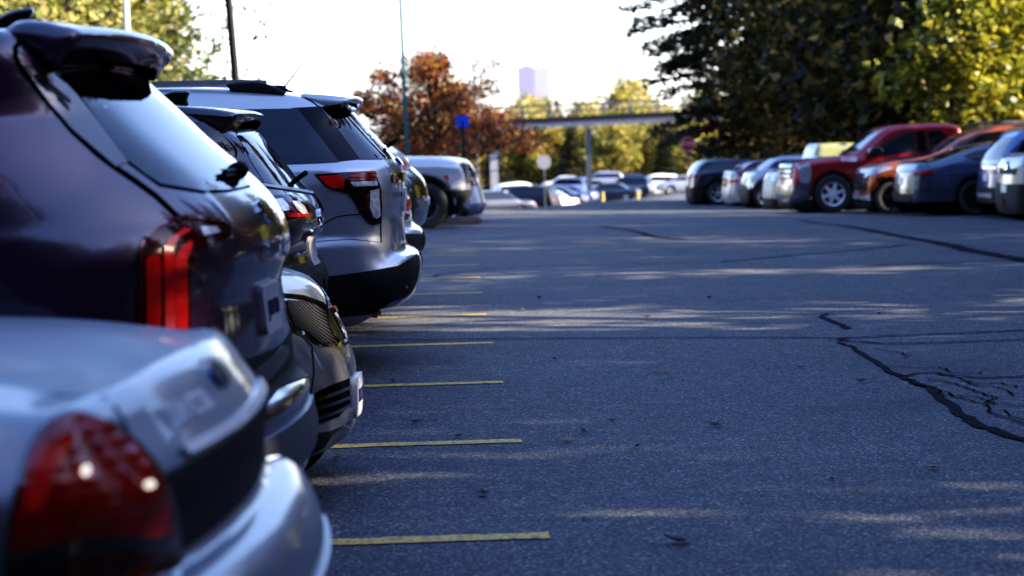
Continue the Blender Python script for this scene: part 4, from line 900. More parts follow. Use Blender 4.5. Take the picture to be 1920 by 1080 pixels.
small(fr_, 'yel', 'pale yellow off-roader with an upright white-framed windscreen behind the red bonnet', [(0.302,-0.097),(0.141,0.015),(0.092,0.285),(0.126,0.646),(0.239,0.898),(0.567,1.024),(1.086,1.185),(1.269,1.596),(1.528,1.644),(2.345,1.637),(3.981,1.555),(4.550,1.137),(4.721,0.593),(4.615,-0.106)], P_cream, 2.5, .36,
      [[(1.323,0.748),(2.106,0.743),(2.101,0.427),(1.253,0.421)]], True,
      [('windscreen', [(-.62, 1.24), (.62, 1.24), (.60, 1.58), (-.60, 1.58)], 'glass_clear', .006, END(-1), False), ('windscreen_frame', [(0.376,0.494),(0.554,0.912),(0.711,0.922),(0.586,0.489)], 'alloy', .012, fr_, True), ('nose', [(-0.656,0.148),(-0.180,0.269),(-0.027,0.001),(-0.063,-0.594),(-0.592,-0.675)], 'silverplastic', .006, fr_, True), ('headlamp', [(-0.444,0.196),(-0.233,0.217),(-0.210,0.032),(-0.421,0.010)], 'clearfar', .015, fr_, True), ('bumper', [(-0.666,-0.409),(-0.034,-0.422),(-0.039,-0.740),(-0.672,-0.727)], 'black', .02, fr_, True)], 'yellow_offroader', wpx=[(0.796,0.286),(0.794,0.180)][0][0])
fr_ = ((0.124, -0.85, 0.791),(0.175, 0.9844, -0.0193))
small(fr_, 'shat', 'silver hatchback parked nose out, its sloping bonnet left of the pale yellow off-roader', [(-0.087,-0.004),(-0.230,0.086),(-0.283,0.316),(-0.233,0.687),(-0.127,0.928),(0.077,1.022),(0.312,1.202),(0.560,1.353),(1.010,1.399),(1.734,1.395),(2.749,1.326),(3.472,1.050),(3.611,0.615),(3.601,-0.046)], P_steel, 2.6, .33,
      [[(0.159,0.264),(0.316,0.430),(0.570,0.494),(1.409,0.488),(1.405,0.263),(0.565,0.226)]], True,
      [('windscreen', [(-.62, 1.02), (.62, 1.02), (.5, 1.38), (-.5, 1.38)], 'glass_clear', .006, END(-1), False), ('headlamp', [(-0.450,-0.004),(-0.252,0.090),(-0.112,0.045),(-0.283,-0.064)], 'clearfar', .012, fr_, True), ('grille', [(-.55, .4), (.55, .4), (.6, .62), (-.6, .62)], 'black', .01, END(-1), False), ('bumper', [(-0.596,-0.283),(-0.145,-0.237),(-0.066,-0.521),(-0.547,-0.680)], 'black', .012, fr_, True), ('lamp_trim', [(-0.397,-0.146),(-0.199,-0.123),(-0.173,-0.208),(-0.370,-0.232)], 'chrome', .02, fr_, True)], 'silver_hatchback', wpx=[(0.201,0.323),(0.198,0.153)][0][0])
fr_ = ((0.137, -0.85, 0.792),(0.1639, 0.9863, -0.019))
small(fr_, 'wred', 'maroon car with a bright white nose parked between the silver hatchback and the dark SUV', [(0.110,0.004),(-0.012,0.098),(-0.069,0.313),(-0.045,0.739),(0.021,0.980),(0.284,1.065),(0.502,1.211),(0.749,1.312),(1.519,1.322),(3.060,1.237),(3.671,0.764),(3.659,-0.030)], P_maroon, 2.6, .33,
      [[(0.305,0.309),(0.487,0.454),(1.204,0.467),(1.200,0.257)]], True,
      [('windscreen', [(-.62, 1.0), (.62, 1.0), (.5, 1.3), (-.5, 1.3)], 'glass_clear', .006, END(-1), False), ('nose', [(-0.372,0.144),(-0.116,0.198),(0.209,-0.019),(0.227,-0.651),(-0.343,-0.698)], 'alloy', .006, fr_, True), ('headlamp', [(-0.267,0.142),(-0.026,0.196),(0.061,0.074),(-0.210,0.005)], 'clearfar', .015, fr_, True), ('grille', [(-.5, .55), (.5, .55), (.5, .8), (-.5, .8)], 'gloss', .015, END(-1), False), ('amber_lamp', [(-0.210,-0.040),(0.059,-0.016),(0.058,-0.106),(-0.182,-0.131)], 'redbright', .016, fr_, True)], 'maroon_car', wpx=[(0.614,0.314),(0.610,0.103)][0][0])
fr_ = ((0.611, -0.85, 0.784),(0.1527, 0.9881, -0.0188))
small(fr_, 'drear', 'dark navy SUV parked tail out at the far left end of the right row', [(0.206,-0.009),(0.095,0.123),(0.068,0.414),(0.091,0.736),(0.177,0.992),(0.411,1.276),(0.673,1.358),(1.568,1.359),(2.709,1.282),(3.357,0.942),(4.009,0.764),(4.250,0.514),(4.208,-0.051)], P_navy, 2.6, .34,
      [[(-0.281,0.277),(-0.086,0.480),(0.803,0.490),(1.752,0.420),(1.906,0.194),(0.797,0.156)]], False,
      [('rear_window', [(-.64, 1.02), (.64, 1.02), (.54, 1.38), (-.54, 1.38)], 'glass_clear', .006, END(-1), False), ('tail_lamp', [(-0.602,0.126),(-0.347,0.152),(-0.253,0.054),(-0.541,0.013)], 'red', .012, fr_, True), ('number_plate', [(-.155, .66), (.155, .66), (.155, .8), (-.155, .8)], 'plate', .015, END(-1), False), ('bumper', [(-0.705,-0.255),(-0.195,-0.235),(-0.204,-0.681),(-0.650,-0.703)], 'black', .012, fr_, True)], 'navy_suv', wpx=[(0.859,0.283),(0.854,0.060)][0][0])
# left row, far end
fr_ = ((-0.412, -0.9, 0.762),(-0.0478, 0.9987, -0.0194))
def ram():
    prof = [(-5.626,2.088),(-3.657,2.136),(-2.579,2.051),(-2.198,1.650),(-1.874,1.299),(-1.325,1.266),(-0.736,1.271),(-0.246,1.239),(-0.071,1.186),(0.004,1.047),(0.047,0.810),(0.040,0.556),(-0.044,0.322),(-0.273,0.230),(-1.747,0.246),(-5.291,0.372),(-5.356,1.356)]
    wx = [(-0.736,0.425),(-0.741,0.262)][0][0]
    sol = Solid(prof, [(0, .9), (.4, .97), (.8, 1.0), (1.15, .98), (1.3, .9), (1.9, .76)], .12, (.05, .07), .03, 1.6, [(wx, .44, .52), (wx - 3.5, .44, .52)], .05, .6, res=.02, blur=1)
    c = Car('silver_pickup', 'ram', 'silver pickup truck parked nose out with black bumper, far end of the left row', 'pickup truck', sol, P_silver, .05, 'cars in the left parking row', .45)
    c.fr = fr_; E = END(1)
    c.panel('window', [(-3.907,0.674),(-3.797,1.149),(-2.173,1.147),(-1.801,0.764),(-1.758,0.601)], M['glass'], sp=.05)
    c.panel('headlamp', [(0.054,0.229),(0.275,0.242),(0.380,0.221),(0.383,-0.029),(0.171,-0.043),(0.117,0.093)], M['clear'], sp=.03, off=.012)
    c.panel('amber_lamp', [(0.024,0.191),(0.082,0.209),(0.118,0.131),(0.079,0.103)], M['redbright'], sp=.02, off=.015)
    c.panel('grille', [(-.7, .80), (.7, .80), (.72, 1.18), (-.72, 1.18)], M['black'], fr=E, both=False, sp=.05, off=.012)
    c.panel('bumper', [(0.055,-0.078),(0.344,-0.067),(0.517,-0.052),(0.511,-0.301),(0.392,-0.433),(0.178,-0.504),(0.066,-0.386)], M['black'], sp=.05, off=.02)
    c.panel('fender_flare', [(-0.754,-0.192),(-0.672,0.017),(-0.476,0.146),(-0.236,0.169),(-0.037,0.078),(0.073,-0.117),(0.104,-0.406),(0.046,-0.405),(-0.004,-0.154),(-0.096,0.002),(-0.258,0.074),(-0.460,0.050),(-0.597,-0.062),(-0.678,-0.213)], M['black'], sp=.04, off=.025)
    c.panel('bumper_trim_or_highlight', [(0.317,-0.335),(0.436,-0.223),(0.492,-0.282),(0.412,-0.395)], M['chrome'], sp=.03, off=.03)
    for x in (wx, wx - 3.5):
        for sd in (-1, 1): c.wheel(x, sd, .42, .88, .29, 6, M['dalloy'], M['rubber'], .56, M['wheeldark'], sw=.08)
    c.finish(M['black'])
ram()
fr_ = ((-0.076, -0.85, 0.779),(-0.0538, 0.9984, -0.0186))
small(fr_, 'wsuv', 'white hatchback parked tail out just beyond the silver pickup', [(-3.597,1.010),(-2.721,1.151),(-2.062,1.341),(-1.192,1.352),(-0.433,1.312),(-0.153,1.240),(0.014,0.987),(0.095,0.758),(0.154,0.529),(0.193,0.333),(0.124,0.183),(-0.139,0.124),(-2.096,0.149),(-3.621,0.250)], P_white, -2.4, .31,
      [[(-1.269,0.276),(-1.158,0.465),(-0.413,0.467),(-0.185,0.249)]], False,
      [('rear_window', [(-0.117,0.396),(0.011,0.414),(0.143,0.198),(0.173,0.112),(0.003,0.117)], 'glass', .006, fr_, True), ('tail_lamp', [(-0.062,0.076),(0.109,0.093),(0.148,-0.036),(-0.023,-0.053)], 'red', .012, fr_, True), ('bumper', [(-0.117,-0.391),(0.331,-0.381),(0.325,-0.594),(-0.123,-0.625)], 'silverplastic', .014, fr_, True)], 'white_hatchback', group='cars in the left parking row', wpx=[(-0.516,0.289),(-0.517,0.246)][0][0])
# ------------------------------------------------------------------ cars on the lower lot, a few pixels each
def far_proto(nm, prof, wz, pt, wb):
    sol = Solid(prof, wz, .14, (.09, .09), .03, 1.2, [(-wb / 2, .32, .38), (wb / 2, .32, .38)], .08, .7, res=.02, blur=1)
    r = empty(nm, (0, 0, 0)); V, F = sol.mesh(.07); b = mesh_obj('body', V, F, pt, r)
    c = Car.__new__(Car); c.root = r; c.sol = sol; c.fr = SIDE
    return c
PS = [(-2.3, .3), (-2.35, .6), (-2.2, .9), (-1.5, .98), (-.8, 1.38), (0, 1.45), (.7, 1.38), (1.35, 1.0), (2.1, .86), (2.33, .6), (2.28, .28)]
PV = [(-2.3, .35), (-2.35, .7), (-2.25, 1.05), (-1.95, 1.6), (-1.4, 1.7), (.2, 1.7), (1.0, 1.15), (1.95, 1.02), (2.25, .7), (2.2, .34)]
WS = [(0, .8), (.4, .88), (.8, .89), (1.0, .84), (1.45, .6)]
def far_fill(c, sed):
    w = [(-1.35, 1.0), (-.8, 1.3), (0, 1.37), (.65, 1.3), (1.2, 1.02)] if sed else [(-2.05, 1.12), (-1.85, 1.52), (.2, 1.58), (.9, 1.15)]
    c.panel('window', w, M['glass'], sp=.08)
    for s_, nm, m in ((1, 'headlamp', 'clearfar'), (-1, 'tail_lamp', 'red')):
        z = .66 if sed else .85
        c.panel(nm, [(-.72, z), (-.45, z), (-.45, z + .13), (-.72, z + .13)], M[m], fr=END(s_) if True else None, sp=.08, off=.01)
    c.panel('windscreen', [(-.55, 1.06), (.55, 1.06), (.45, 1.33), (-.45, 1.33)], M['glass_clear'], fr=END(1), both=False, sp=.1)
    c.panel('rear_window', [(-.55, 1.1), (.55, 1.1), (.45, 1.33), (-.45, 1.33)] if sed else [(-.65, 1.12), (.65, 1.12), (.55, 1.5), (-.55, 1.5)], M['glass'], fr=END(-1), both=False, sp=.1)
    for x in (-1.35, 1.35):
        for sd in (-1, 1): c.wheel(x, sd, .33, .74, .2, 5, M['alloy'], M['rubber'], .66, M['wheeldark'])
fs = far_proto('distant_saloon', PS, WS, P_steel, 2.7); far_fill(fs, True)
fv = far_proto('distant_suv', PV, WZ_SUV, P_navy, 2.7); far_fill(fv, False)
FAR = [  # kind, x, y, heading, paint, label
 ('v', 5.2, 138, 160, P_jet, 'black SUV on the lower lot, nearest the grass verge left of centre'),
 ('s', 7.1, 147, 132, P_white, 'white saloon on the lower lot seen from behind, next to the black SUV'),
 ('s', 2.6, 112, 205, P_navy, 'dark saloon with one glowing tail lamp beyond the white hatchback'),
 ('v', 6.9, 176, 10, P_white, 'white van-like SUV whose sunlit roof shows over the black SUV'),
 ('s', 10.3, 178, 160, P_blue, 'mid blue saloon on the lower lot, nearest the left kerb'),
 ('v', 11.0, 194, 150, P_steel, 'pale silver SUV behind the mid blue saloon'),
 ('s', 13.4, 196, 170, P_steel, 'pale silver saloon just left of the left yellow bollard'),
 ('s', 14.1, 184, 165, P_navy, 'navy saloon on the lower lot just right of the left yellow bollard'),
 ('v', 15.9, 192, 160, P_navy, 'navy SUV on the lower lot between the two yellow bollards'),
 ('s', 17.6, 200, 170, P_white, 'small white saloon left of the right yellow bollard'),
 ('v', 18.6, 196, 190, P_white, 'white SUV on the lower lot right of the right yellow bollard'),
 ('s', 20.6, 204, 180, P_maroon, 'dark maroon saloon behind the far white and silver cars'),
 ('s', 20.4, 188, 185, P_steel, 'silver saloon side on, lower lot, left of the navy SUV tail'),
 ('s', 12.0, 208, 175, P_white, 'white saloon in the last rank of the lower lot, left of the bridge column'),
 ('v', 15.0, 210, 180, P_steel, 'silver SUV in the last rank of the lower lot, behind the navy saloon'),
 ('s', 18.2, 211, 172, P_blue, 'blue saloon in the last rank of the lower lot, behind the white SUV'),
 ('s', 9.0, 170, 160, P_navy, 'navy saloon right of the white saloon near the grass verge'),
 ('s', 0.2, 165, 170, P_steel, 'grey saloon on the lower lot seen past the bridge pier'),
]
first = {'s': True, 'v': True}
for k, x, y, a, pt, lab in FAR:
    src = (fs if k == 's' else fv).root
    o = src if first[k] else copy_tree(src)
    first[k] = False
    o.location = (x, y, G(x, y)); o.rotation_euler = (0, 0, math.radians(a)); tag(o, lab, 'car', 'cars on the lower lot')
    for ch in o.children:
        if ch.name.startswith('body'): ch.material_slots[0].link = 'OBJECT'; ch.material_slots[0].material = pt

LIT = plain('lit_brake_lamp', (.6, .05, .01), .3, emit=((1, .12, .02), 1.2))
for o in COL.objects:
    if o.parent is not None and o.name.startswith('tail_lamp') and o.parent.get('label', '').startswith('dark saloon with one'):
        o.material_slots[0].link = 'OBJECT'; o.material_slots[0].material = LIT; break
# ================================================================== trees
def leaf_mat(name, stops, rough=.5, trans=.45):
    m, nt, b = mat(name)
    g = node(nt, 'ShaderNodeNewGeometry'); r = ramp(nt, stops, g.outputs['Random Per Island'])
    tc = node(nt, 'ShaderNodeTexCoord'); n = node(nt, 'ShaderNodeTexNoise', Scale=.55, Detail=2.0); nt.links.new(tc.outputs['Object'], n.inputs['Vector'])
    v = ramp(nt, [(.35, (.55, .55, .55)), (.65, (1.25, 1.25, 1.25))], n.outputs['Fac'])
    mx = node(nt, 'ShaderNodeMix', data_type='RGBA', blend_type='MULTIPLY'); mx.inputs[0].default_value = 1
    nt.links.new(r.outputs[0], mx.inputs[6]); nt.links.new(v.outputs[0], mx.inputs[7])
    nt.links.new(mx.outputs[2], b.inputs['Base Color']); b.inputs['Roughness'].default_value = rough
    t = nt.nodes.new('ShaderNodeBsdfTranslucent'); nt.links.new(mx.outputs[2], t.inputs[0])
    ms = nt.nodes.new('ShaderNodeMixShader'); ms.inputs[0].default_value = trans
    nt.links.new(b.outputs[0], ms.inputs[1]); nt.links.new(t.outputs[0], ms.inputs[2]); nt.links.new(ms.outputs[0], nt.nodes['Material Output'].inputs[0])
    return m
LM = {
 'needle': leaf_mat('conifer_needles', [(0, (.008, .011, .003)), (.55, (.018, .024, .007)), (.85, (.04, .042, .012)), (1, (.10, .06, .02))], trans=.15),
 'dark': leaf_mat('dark_olive_sprays', [(0, (.013, .019, .005)), (.5, (.036, .042, .011)), (.8, (.08, .065, .018)), (1, (.24, .12, .035))], trans=.4),
 'brown': leaf_mat('dark_leaves_turning_brown', [(0, (.018, .025, .006)), (.45, (.06, .062, .014)), (.68, (.15, .115, .024)), (.84, (.36, .22, .05)), (1, (.60, .36, .09))], trans=.55),
 'yellow': leaf_mat('yellow_green_leaves', [(0, (.05, .075, .010)), (.5, (.20, .20, .02)), (1, (.40, .34, .04))], trans=.5),
 'red': leaf_mat('rust_red_leaves', [(0, (.03, .028, .010)), (.2, (.12, .036, .014)), (.6, (.30, .075, .024)), (.82, (.40, .18, .04)), (1, (.46, .32, .07))], trans=.4),
 'autumn': leaf_mat('autumn_yellow_leaves', [(0, (.08, .11, .025)), (.3, (.22, .23, .045)), (.7, (.50, .42, .09)), (1, (.58, .36, .10))], trans=.5),
 'green': leaf_mat('light_green_leaves', [(0, (.14, .18, .04)), (.5, (.36, .38, .10)), (.8, (.52, .46, .14)), (1, (.60, .40, .16))], trans=.5),
}
BARK = plain('bark', (.045, .036, .028), .9, vary=.35, scale=6, bump=.8)
def tubes(segs, n=6):
    V = []; F = []
    for (a, b, ra, rb) in segs:
        a, b = np.array(a), np.array(b); d = b - a; d = d / max(np.linalg.norm(d), 1e-6)
        u = np.cross(d, (0, 0, 1) if abs(d[2]) < .9 else (1, 0, 0)); u /= np.linalg.norm(u); w = np.cross(d, u); k0 = len(V)
        for c, r in ((a, ra), (b, rb)):
            for k in range(n):
                t = 2 * math.pi * k / n; V.append(c + r * (math.cos(t) * u + math.sin(t) * w))
        for k in range(n): F.append((k0 + k, k0 + (k + 1) % n, k0 + n + (k + 1) % n, k0 + n + k))
    return V, F
def leaves(name, C, size, m, flat=.0, asp=.6, jit=.35, seed=1):
    rg = np.random.default_rng(seed); n = len(C)
    nrm = rg.normal(size=(n, 3)); nrm[:, 2] = np.abs(nrm[:, 2]) + flat * 3; nrm /= np.linalg.norm(nrm, axis=1, keepdims=True)
    t = rg.normal(size=(n, 3)); t -= (t * nrm).sum(1, keepdims=True) * nrm; t /= np.linalg.norm(t, axis=1, keepdims=True); b = np.cross(nrm, t)
    s = size * (1 + jit * rg.normal(size=(n, 1))).clip(.4, 1.8)
    bend = nrm * s * .12
    Vx = np.stack([C - t * s * .5, C + b * s * asp * .5 - bend, C + t * s * .5, C - b * s * asp * .5 - bend], 1).reshape(-1, 3)
    me = bpy.data.meshes.new(name); me.vertices.add(4 * n); me.loops.add(4 * n); me.polygons.add(n)
    me.vertices.foreach_set('co', Vx.astype(np.float32).ravel()); me.loops.foreach_set('vertex_index', np.arange(4 * n, dtype=np.int32))
    me.polygons.foreach_set('loop_start', np.arange(0, 4 * n, 4, dtype=np.int32)); me.polygons.foreach_set('loop_total', np.full(n, 4, dtype=np.int32))
    me.update(calc_edges=True); me.materials.append(m); return me
def broadleaf(name, H, R, trunk, n, size, m, seed, zmin=.18, clump=.75, nb=34, asp=.65, cut=None):
    rg = np.random.default_rng(seed); segs = [((0, 0, -.3), (0, 0, H * trunk), .035 * H * .7, .022 * H)]
    top = np.array((rg.normal() * .1 * R, rg.normal() * .1 * R, H * .86)); segs.append(((0, 0, H * trunk), top, .022 * H, .006 * H))
    tips = []
    for i in range(nb):
        f = (i + .5) / nb; zc = H * (zmin + (1 - zmin) * f); a = i * 2.4 + rg.normal() * .4
        prof = math.sin(math.pi * min(1, .18 + .80 * f)) ** .6
        rr = R * prof * (.55 + .5 * rg.random()); tip = np.array((rr * math.cos(a), rr * math.sin(a), zc + .1 * H * (rg.random() - .4)))
        base = np.array((0, 0, max(H * trunk * .7, zc - .28 * H))); base[:2] = top[:2] * base[2] / top[2]
        mid = base * .5 + tip * .5 + np.array((0, 0, .05 * H)); segs += [(base, mid, .010 * H, .006 * H), (mid, tip, .006 * H, .002 * H)]
        tips += [tip, mid * .35 + tip * .65 + rg.normal(size=3) * .1 * R, mid + rg.normal(size=3) * .12 * R]
    tips = np.array(tips); w = rg.random(len(tips)) + .3; w /= w.sum()
    idx = rg.choice(len(tips), n, p=w); off = rg.normal(size=(n, 3)); off *= np.minimum(1, 1.7 / np.linalg.norm(off, axis=1, keepdims=True)); off = off * np.array((1, 1, .62)) * clump * (.6 + .8 * rg.random((len(tips), 1))[idx])
    C = tips[idx] + off; C[:, 2] = np.maximum(C[:, 2], .3)
    if cut: C = C[~((C[:, 0] > cut[0]) & (C[:, 2] < cut[1]))]
    r = empty(name, (0, 0, 0)); V, F = tubes(segs); mesh_obj('trunk', V, F, BARK, r)
    link(bpy.data.objects.new('crown', leaves('crown', C, size, m, .1, asp, seed=seed)), r); return r
def conifer(name, H, R, n, size, m, seed, zmin=.08, power=.8, low=None):
    rg = np.random.default_rng(seed); segs = [((0, 0, -.3), (0, 0, H * .6), .014 * H, .009 * H), ((0, 0, H * .6), (0, 0, H), .009 * H, .002)]
    C = []; nw = int(H * 2.0)
    for i in range(nw):
        z = H * (zmin + (1 - zmin) * (i / nw)); L0 = R * (1 - (i / nw)) ** power * (1 if low is None else min(1, low + (1 - low) * (i / nw) / .30))
        for k in range(6):
            a = i * 1.1 + k * 1.047 + rg.normal() * .25; L = L0 * (.65 + .5 * rg.random()) + .15
            d = np.array((math.cos(a), math.sin(a), .05 - .22 * rg.random())); p = np.array((math.cos(a + 1.57), math.sin(a + 1.57), 0))
            tip = np.array((0, 0, z)) + d * L; segs.append(((0, 0, z), tip, .012 * L + .01, .004))
            q = max(6, int(n * L / (nw * 6 * R * .6)))
            t = rg.random(q) ** .7; wv = (1 - t * .75) * L * .30
            C.append(np.array((0, 0, z)) + d * (t * L)[:, None] + p * (rg.normal(size=q) * wv)[:, None] + np.array((0, 0, 1)) * (rg.normal(size=q) * .09 - .28 * t * t * L * .3)[:, None])
    C = np.concatenate(C)
    r = empty(name, (0, 0, 0)); V, F = tubes(segs, 5); mesh_obj('trunk', V, F, BARK, r)
    link(bpy.data.objects.new('crown', leaves('crown', C, size, m, .5, .42, seed=seed)), r); return r
USED = {}
def plant(src, x, y, rz, s, label, group, cat='tree', sz=None, dz=0):
    o = src if src.name not in USED else copy_tree(src); USED[src.name] = 1
    o.location = (x, y, G(x, y) - .05 + dz); o.rotation_euler = (0, 0, rz); o.scale = (s, s, sz or s); tag(o, label, cat, group); return o
con0 = conifer('conifer_tree', 16, 5.0, 34000, .30, LM['dark'], 13, zmin=.12, power=.5, low=.52)
con1 = conifer('conifer_tree', 15, 3.9, 26000, .34, LM['needle'], 3)
con2 = conifer('conifer_tree', 17, 3.2, 24000, .34, LM['needle'], 4, power=.9)
con3 = conifer('conifer_tree', 15, 2.9, 7600, .34, LM['needle'], 8)
br3 = broadleaf('broadleaf_tree', 12, 3.6, .25, 6200, .26, LM['brown'], 15, zmin=.2, clump=.7, nb=26)
br1 = broadleaf('broadleaf_tree', 13, 4.2, .25, 26000, .27, LM['brown'], 5, zmin=.10, clump=.95, nb=44)
br2 = broadleaf('broadleaf_tree', 14, 4.6, .22, 26000, .27, LM['brown'], 6, zmin=.08, clump=1.0, nb=46)
GR_ = 'trees behind the right parking row'
k = 0
# seen in the photograph: behind the right-hand cars, left to right
for (src, x, y, rz, s, lab) in (
 (con0, 12.6, 92, .3, 1.12, 'dark conifer with drooping sprays against the sky, leftmost of the trees on the right'),
 (con2, 15.2, 97, 1.3, 1.0, 'tall dark conifer standing behind the leftmost conifer on the right'),
 (br1, 15.0, 84, 2.0, 1.0, 'dark tree flecked with brown leaves, above the navy SUV'),
 (br2, 16.2, 76, .7, 1.0, 'dark tree with bronze leaf tips, above the silver hatchback'),
 (br2, 17.2, 70, 2.2, 1.5, 'dark shadowed tree above the pale yellow off-roader'),
 (br1, 19.5, 67, 4.0, 1.45, 'dark tree behind the cab of the red pickup'),
 (con2, 20.5, 72, 4.4, 1.4, 'dark conifer deep in the wood behind the red pickup'),
 (br2, 22.0, 64, 3.1, 1.0, 'dark brown-flecked tree behind the yellow-green tree'),
 (br1, 23.5, 70, 5.1, 1.1, 'dark tree in the right background, beyond the yellow-green tree'),
 (con1, 25.0, 64, .1, 1.1, 'dark conifer at the right edge of the wood'),
 (br2, 19.5, 84, 1.1, 1.1, 'brown-leaved tree in the second line of the wood, right of the leftmost conifer'),
 (br1, 23.5, 82, 2.1, 1.2, 'brown-leaved tree at the back of the wood'),
):
    plant(src, x, y, rz, s, lab, GR_)
# beside the aisle, out of the frame: their shade lies over the asphalt and their tops show in the car windows
rg = random.Random(5)
for i in range(13):
    y = -12 + i * 3.7
    src = (con3, br3, con3, br3)[i % 4]
    plant(src, 15.6 + rg.uniform(-.6, 1.6) + (2.0 if i % 2 else 0), y + rg.uniform(-.8, .8), rg.uniform(0, 6), rg.uniform(1.15, 1.4), 'unseen tree added beside the aisle to shade the far asphalt', GR_)

# the wood behind the photographer, mirrored in the flanks of the parked cars
for i in range(15):
    a = math.radians(-62 + i * 8.6); R0 = 21 + 3.5 * (i % 2)
    plant((br1, con2, br2, con1)[i % 4], -3 + R0 * math.sin(a), 6 - R0 * math.cos(a), rg.uniform(0, 6), rg.uniform(1.3, 1.6), 'tall tree of the wood behind the camera, mirrored in the car flanks', GR_, dz=-2.0)
for i, (x, y) in enumerate(((20.5, 41.5), (21.5, 46), (20, 50.5))):
    plant((br3, con3, br3)[i], x, y, i * 2.1, 1.0, 'unseen tree added beside the aisle to shade the far asphalt', GR_)  # added out of view to put the far asphalt in shade

for i in range(15):
    plant((br1, br2)[i % 2], 28 + rg.uniform(-1.5, 1.5), -18 + i * 4.6, rg.uniform(0, 6), rg.uniform(.62, .72), 'lower tree in the second line of the wood, mirrored in the car windows', GR_, dz=-1.0)

for i, (x, y) in enumerate(((17.2, 36.5), (18.6, 44))):
    plant(con1, x, y, i * 2.4, 1.35, 'unseen tree added beside the aisle to shade the far asphalt', GR_)

plant(con3, 16.6, 11.7, 1.0, 1.3, 'unseen tree added beside the aisle to shade the far asphalt', GR_)  # added out of view in the sun's path, shades the silver SUV's bumper
# ================================================================== markings, cracks, leaves
def worn_yellow():
    m, nt, b = mat('worn_yellow_paint')
    tc = node(nt, 'ShaderNodeTexCoord'); n = node(nt, 'ShaderNodeTexNoise', Scale=38.0, Detail=6.0, Roughness=.75); nt.links.new(tc.outputs['Object'], n.inputs['Vector'])
    r = ramp(nt, [(.40, (.05, .05, .05)), (.50, (.46, .29, .03)), (.75, (.75, .50, .04))], n.outputs['Fac'])
    nt.links.new(r.outputs[0], b.inputs['Base Color']); b.inputs['Roughness'].default_value = .7
    bp = node(nt, 'ShaderNodeBump', Strength=.5, Distance=.004); nt.links.new(n.outputs['Fac'], bp.inputs['Height']); nt.links.new(bp.outputs[0], b.inputs['Normal'])
    return m
M['yellow'] = worn_yellow()
def strip(name, pts, wid, m, dz=.004, seed=0, ragged=.0):
    rg = random.Random(seed); P = resample(pts, .12, closed=False); t = np.gradient(P, axis=0); t /= np.maximum(np.linalg.norm(t, axis=1, keepdims=True), 1e-9)
    n = np.stack([-t[:, 1], t[:, 0]], 1); V = []; N = len(P)
    ws = np.interp(np.linspace(0, 1, N), np.linspace(0, 1, len(wid)), wid) if isinstance(wid, (list, tuple)) else np.full(N, wid)
    for i in range(N):
        for s in (-1, 1):
            q = P[i] + s * n[i] * ws[i] / 2 * (1 + ragged * rg.uniform(-1, 1)); V.append((q[0], q[1], G(q[0], q[1]) + dz))
    F = [(2 * i, 2 * i + 1, 2 * i + 3, 2 * i + 2) for i in range(N - 1)]
    V = np.array(V)
    if N > 1:
        q = F[0]
        if np.cross(V[q[1]] - V[q[0]], V[q[2]] - V[q[0]])[2] < 0: F = [f[::-1] for f in F]
    return mesh_obj(name, V, F, m, None, False)
tips = [(0.380,8.166),(0.384,10.785),(0.379,13.436),(0.394,16.083),(0.409,18.719),(0.438,21.426),(0.465,23.864),(0.497,26.236),(0.519,28.608),(0.548,31.241)]
names = ['nearest, beside the silver saloon bumper', 'second from the camera, beside the purple SUV', 'third from the camera, at the grey saloon plate', 'fourth from the camera, along the long dark crack', 'fifth from the camera, below the silver SUV', 'sixth from the camera, at the silver SUV bumper', 'seventh from the camera', 'eighth from the camera', 'ninth from the camera', 'tenth from the camera']
for i, (x, y) in enumerate(tips):
    o = strip('parking_line', [(x, y), (x - 1.0, y - .012), (-5.4, y - .06)], .125, M['yellow'], .004, i, .16)
    tag(o, 'worn yellow parking line on the asphalt, ' + names[i], 'parking line', 'yellow parking lines')
TAR = plain('crack_sealant', (.006, .0065, .010), .9, spec=.05, vary=.3, scale=14)
CRK = plain('open_crack', (.005, .005, .006), 1.0, spec=.0)
def crack(px, w, m, i, rag=.25):
    w = [q * .52 for q in w] if isinstance(w, list) else w * (.42 if m is CRK else .75)
    P = np.array(px); P = catmull(list(P) , 6, True)[:6 * (len(P) - 1) + 1]
    rg = np.random.default_rng(i); P = P + rg.normal(size=P.shape) * np.array((.010, .010)) 
    return tag(strip('asphalt_crack', P, w, m, .0075, i, rag), kind='structure')
crack([(-0.554,16.611),(-0.067,16.452),(0.532,16.343),(1.231,16.157),(1.881,15.986),(2.477,15.789),(2.712,15.626)], .05, TAR, 1)
crack([(2.712,15.626),(2.974,15.711),(3.426,15.778),(4.108,15.860)], .06, TAR, 2)
crack([(2.712,15.626),(2.943,15.177),(3.354,15.125),(3.942,15.221)], .05, TAR, 3)
crack([(2.657,15.392),(2.695,14.977),(2.642,13.970),(2.625,13.080),(2.652,12.500),(2.590,11.696),(2.543,11.029),(2.570,10.611),(2.640,10.213)], [.05, .07, .085, .09, .11, .12, .13], TAR, 4, .08)
crack([(2.917,16.408),(2.925,16.891),(2.918,17.355),(2.954,17.664),(3.051,17.849)], [.10, .09, .05], TAR, 5)
crack([(2.653,13.072),(2.817,13.269),(2.923,13.056),(3.067,12.897),(3.348,12.936)], .045, TAR, 6)
crack([(2.684,13.690),(2.808,13.524),(2.940,13.550),(2.978,13.162),(3.106,13.187)], .034, CRK, 7, .5)
crack([(2.744,12.928),(2.825,12.619),(2.866,12.175),(2.877,11.916),(2.791,11.741),(2.886,11.573),(2.964,11.459)], .034, CRK, 8, .5)
crack([(2.695,12.299),(2.704,11.961),(2.754,11.702),(2.715,11.204),(2.783,10.762)], .028, CRK, 9, .5)
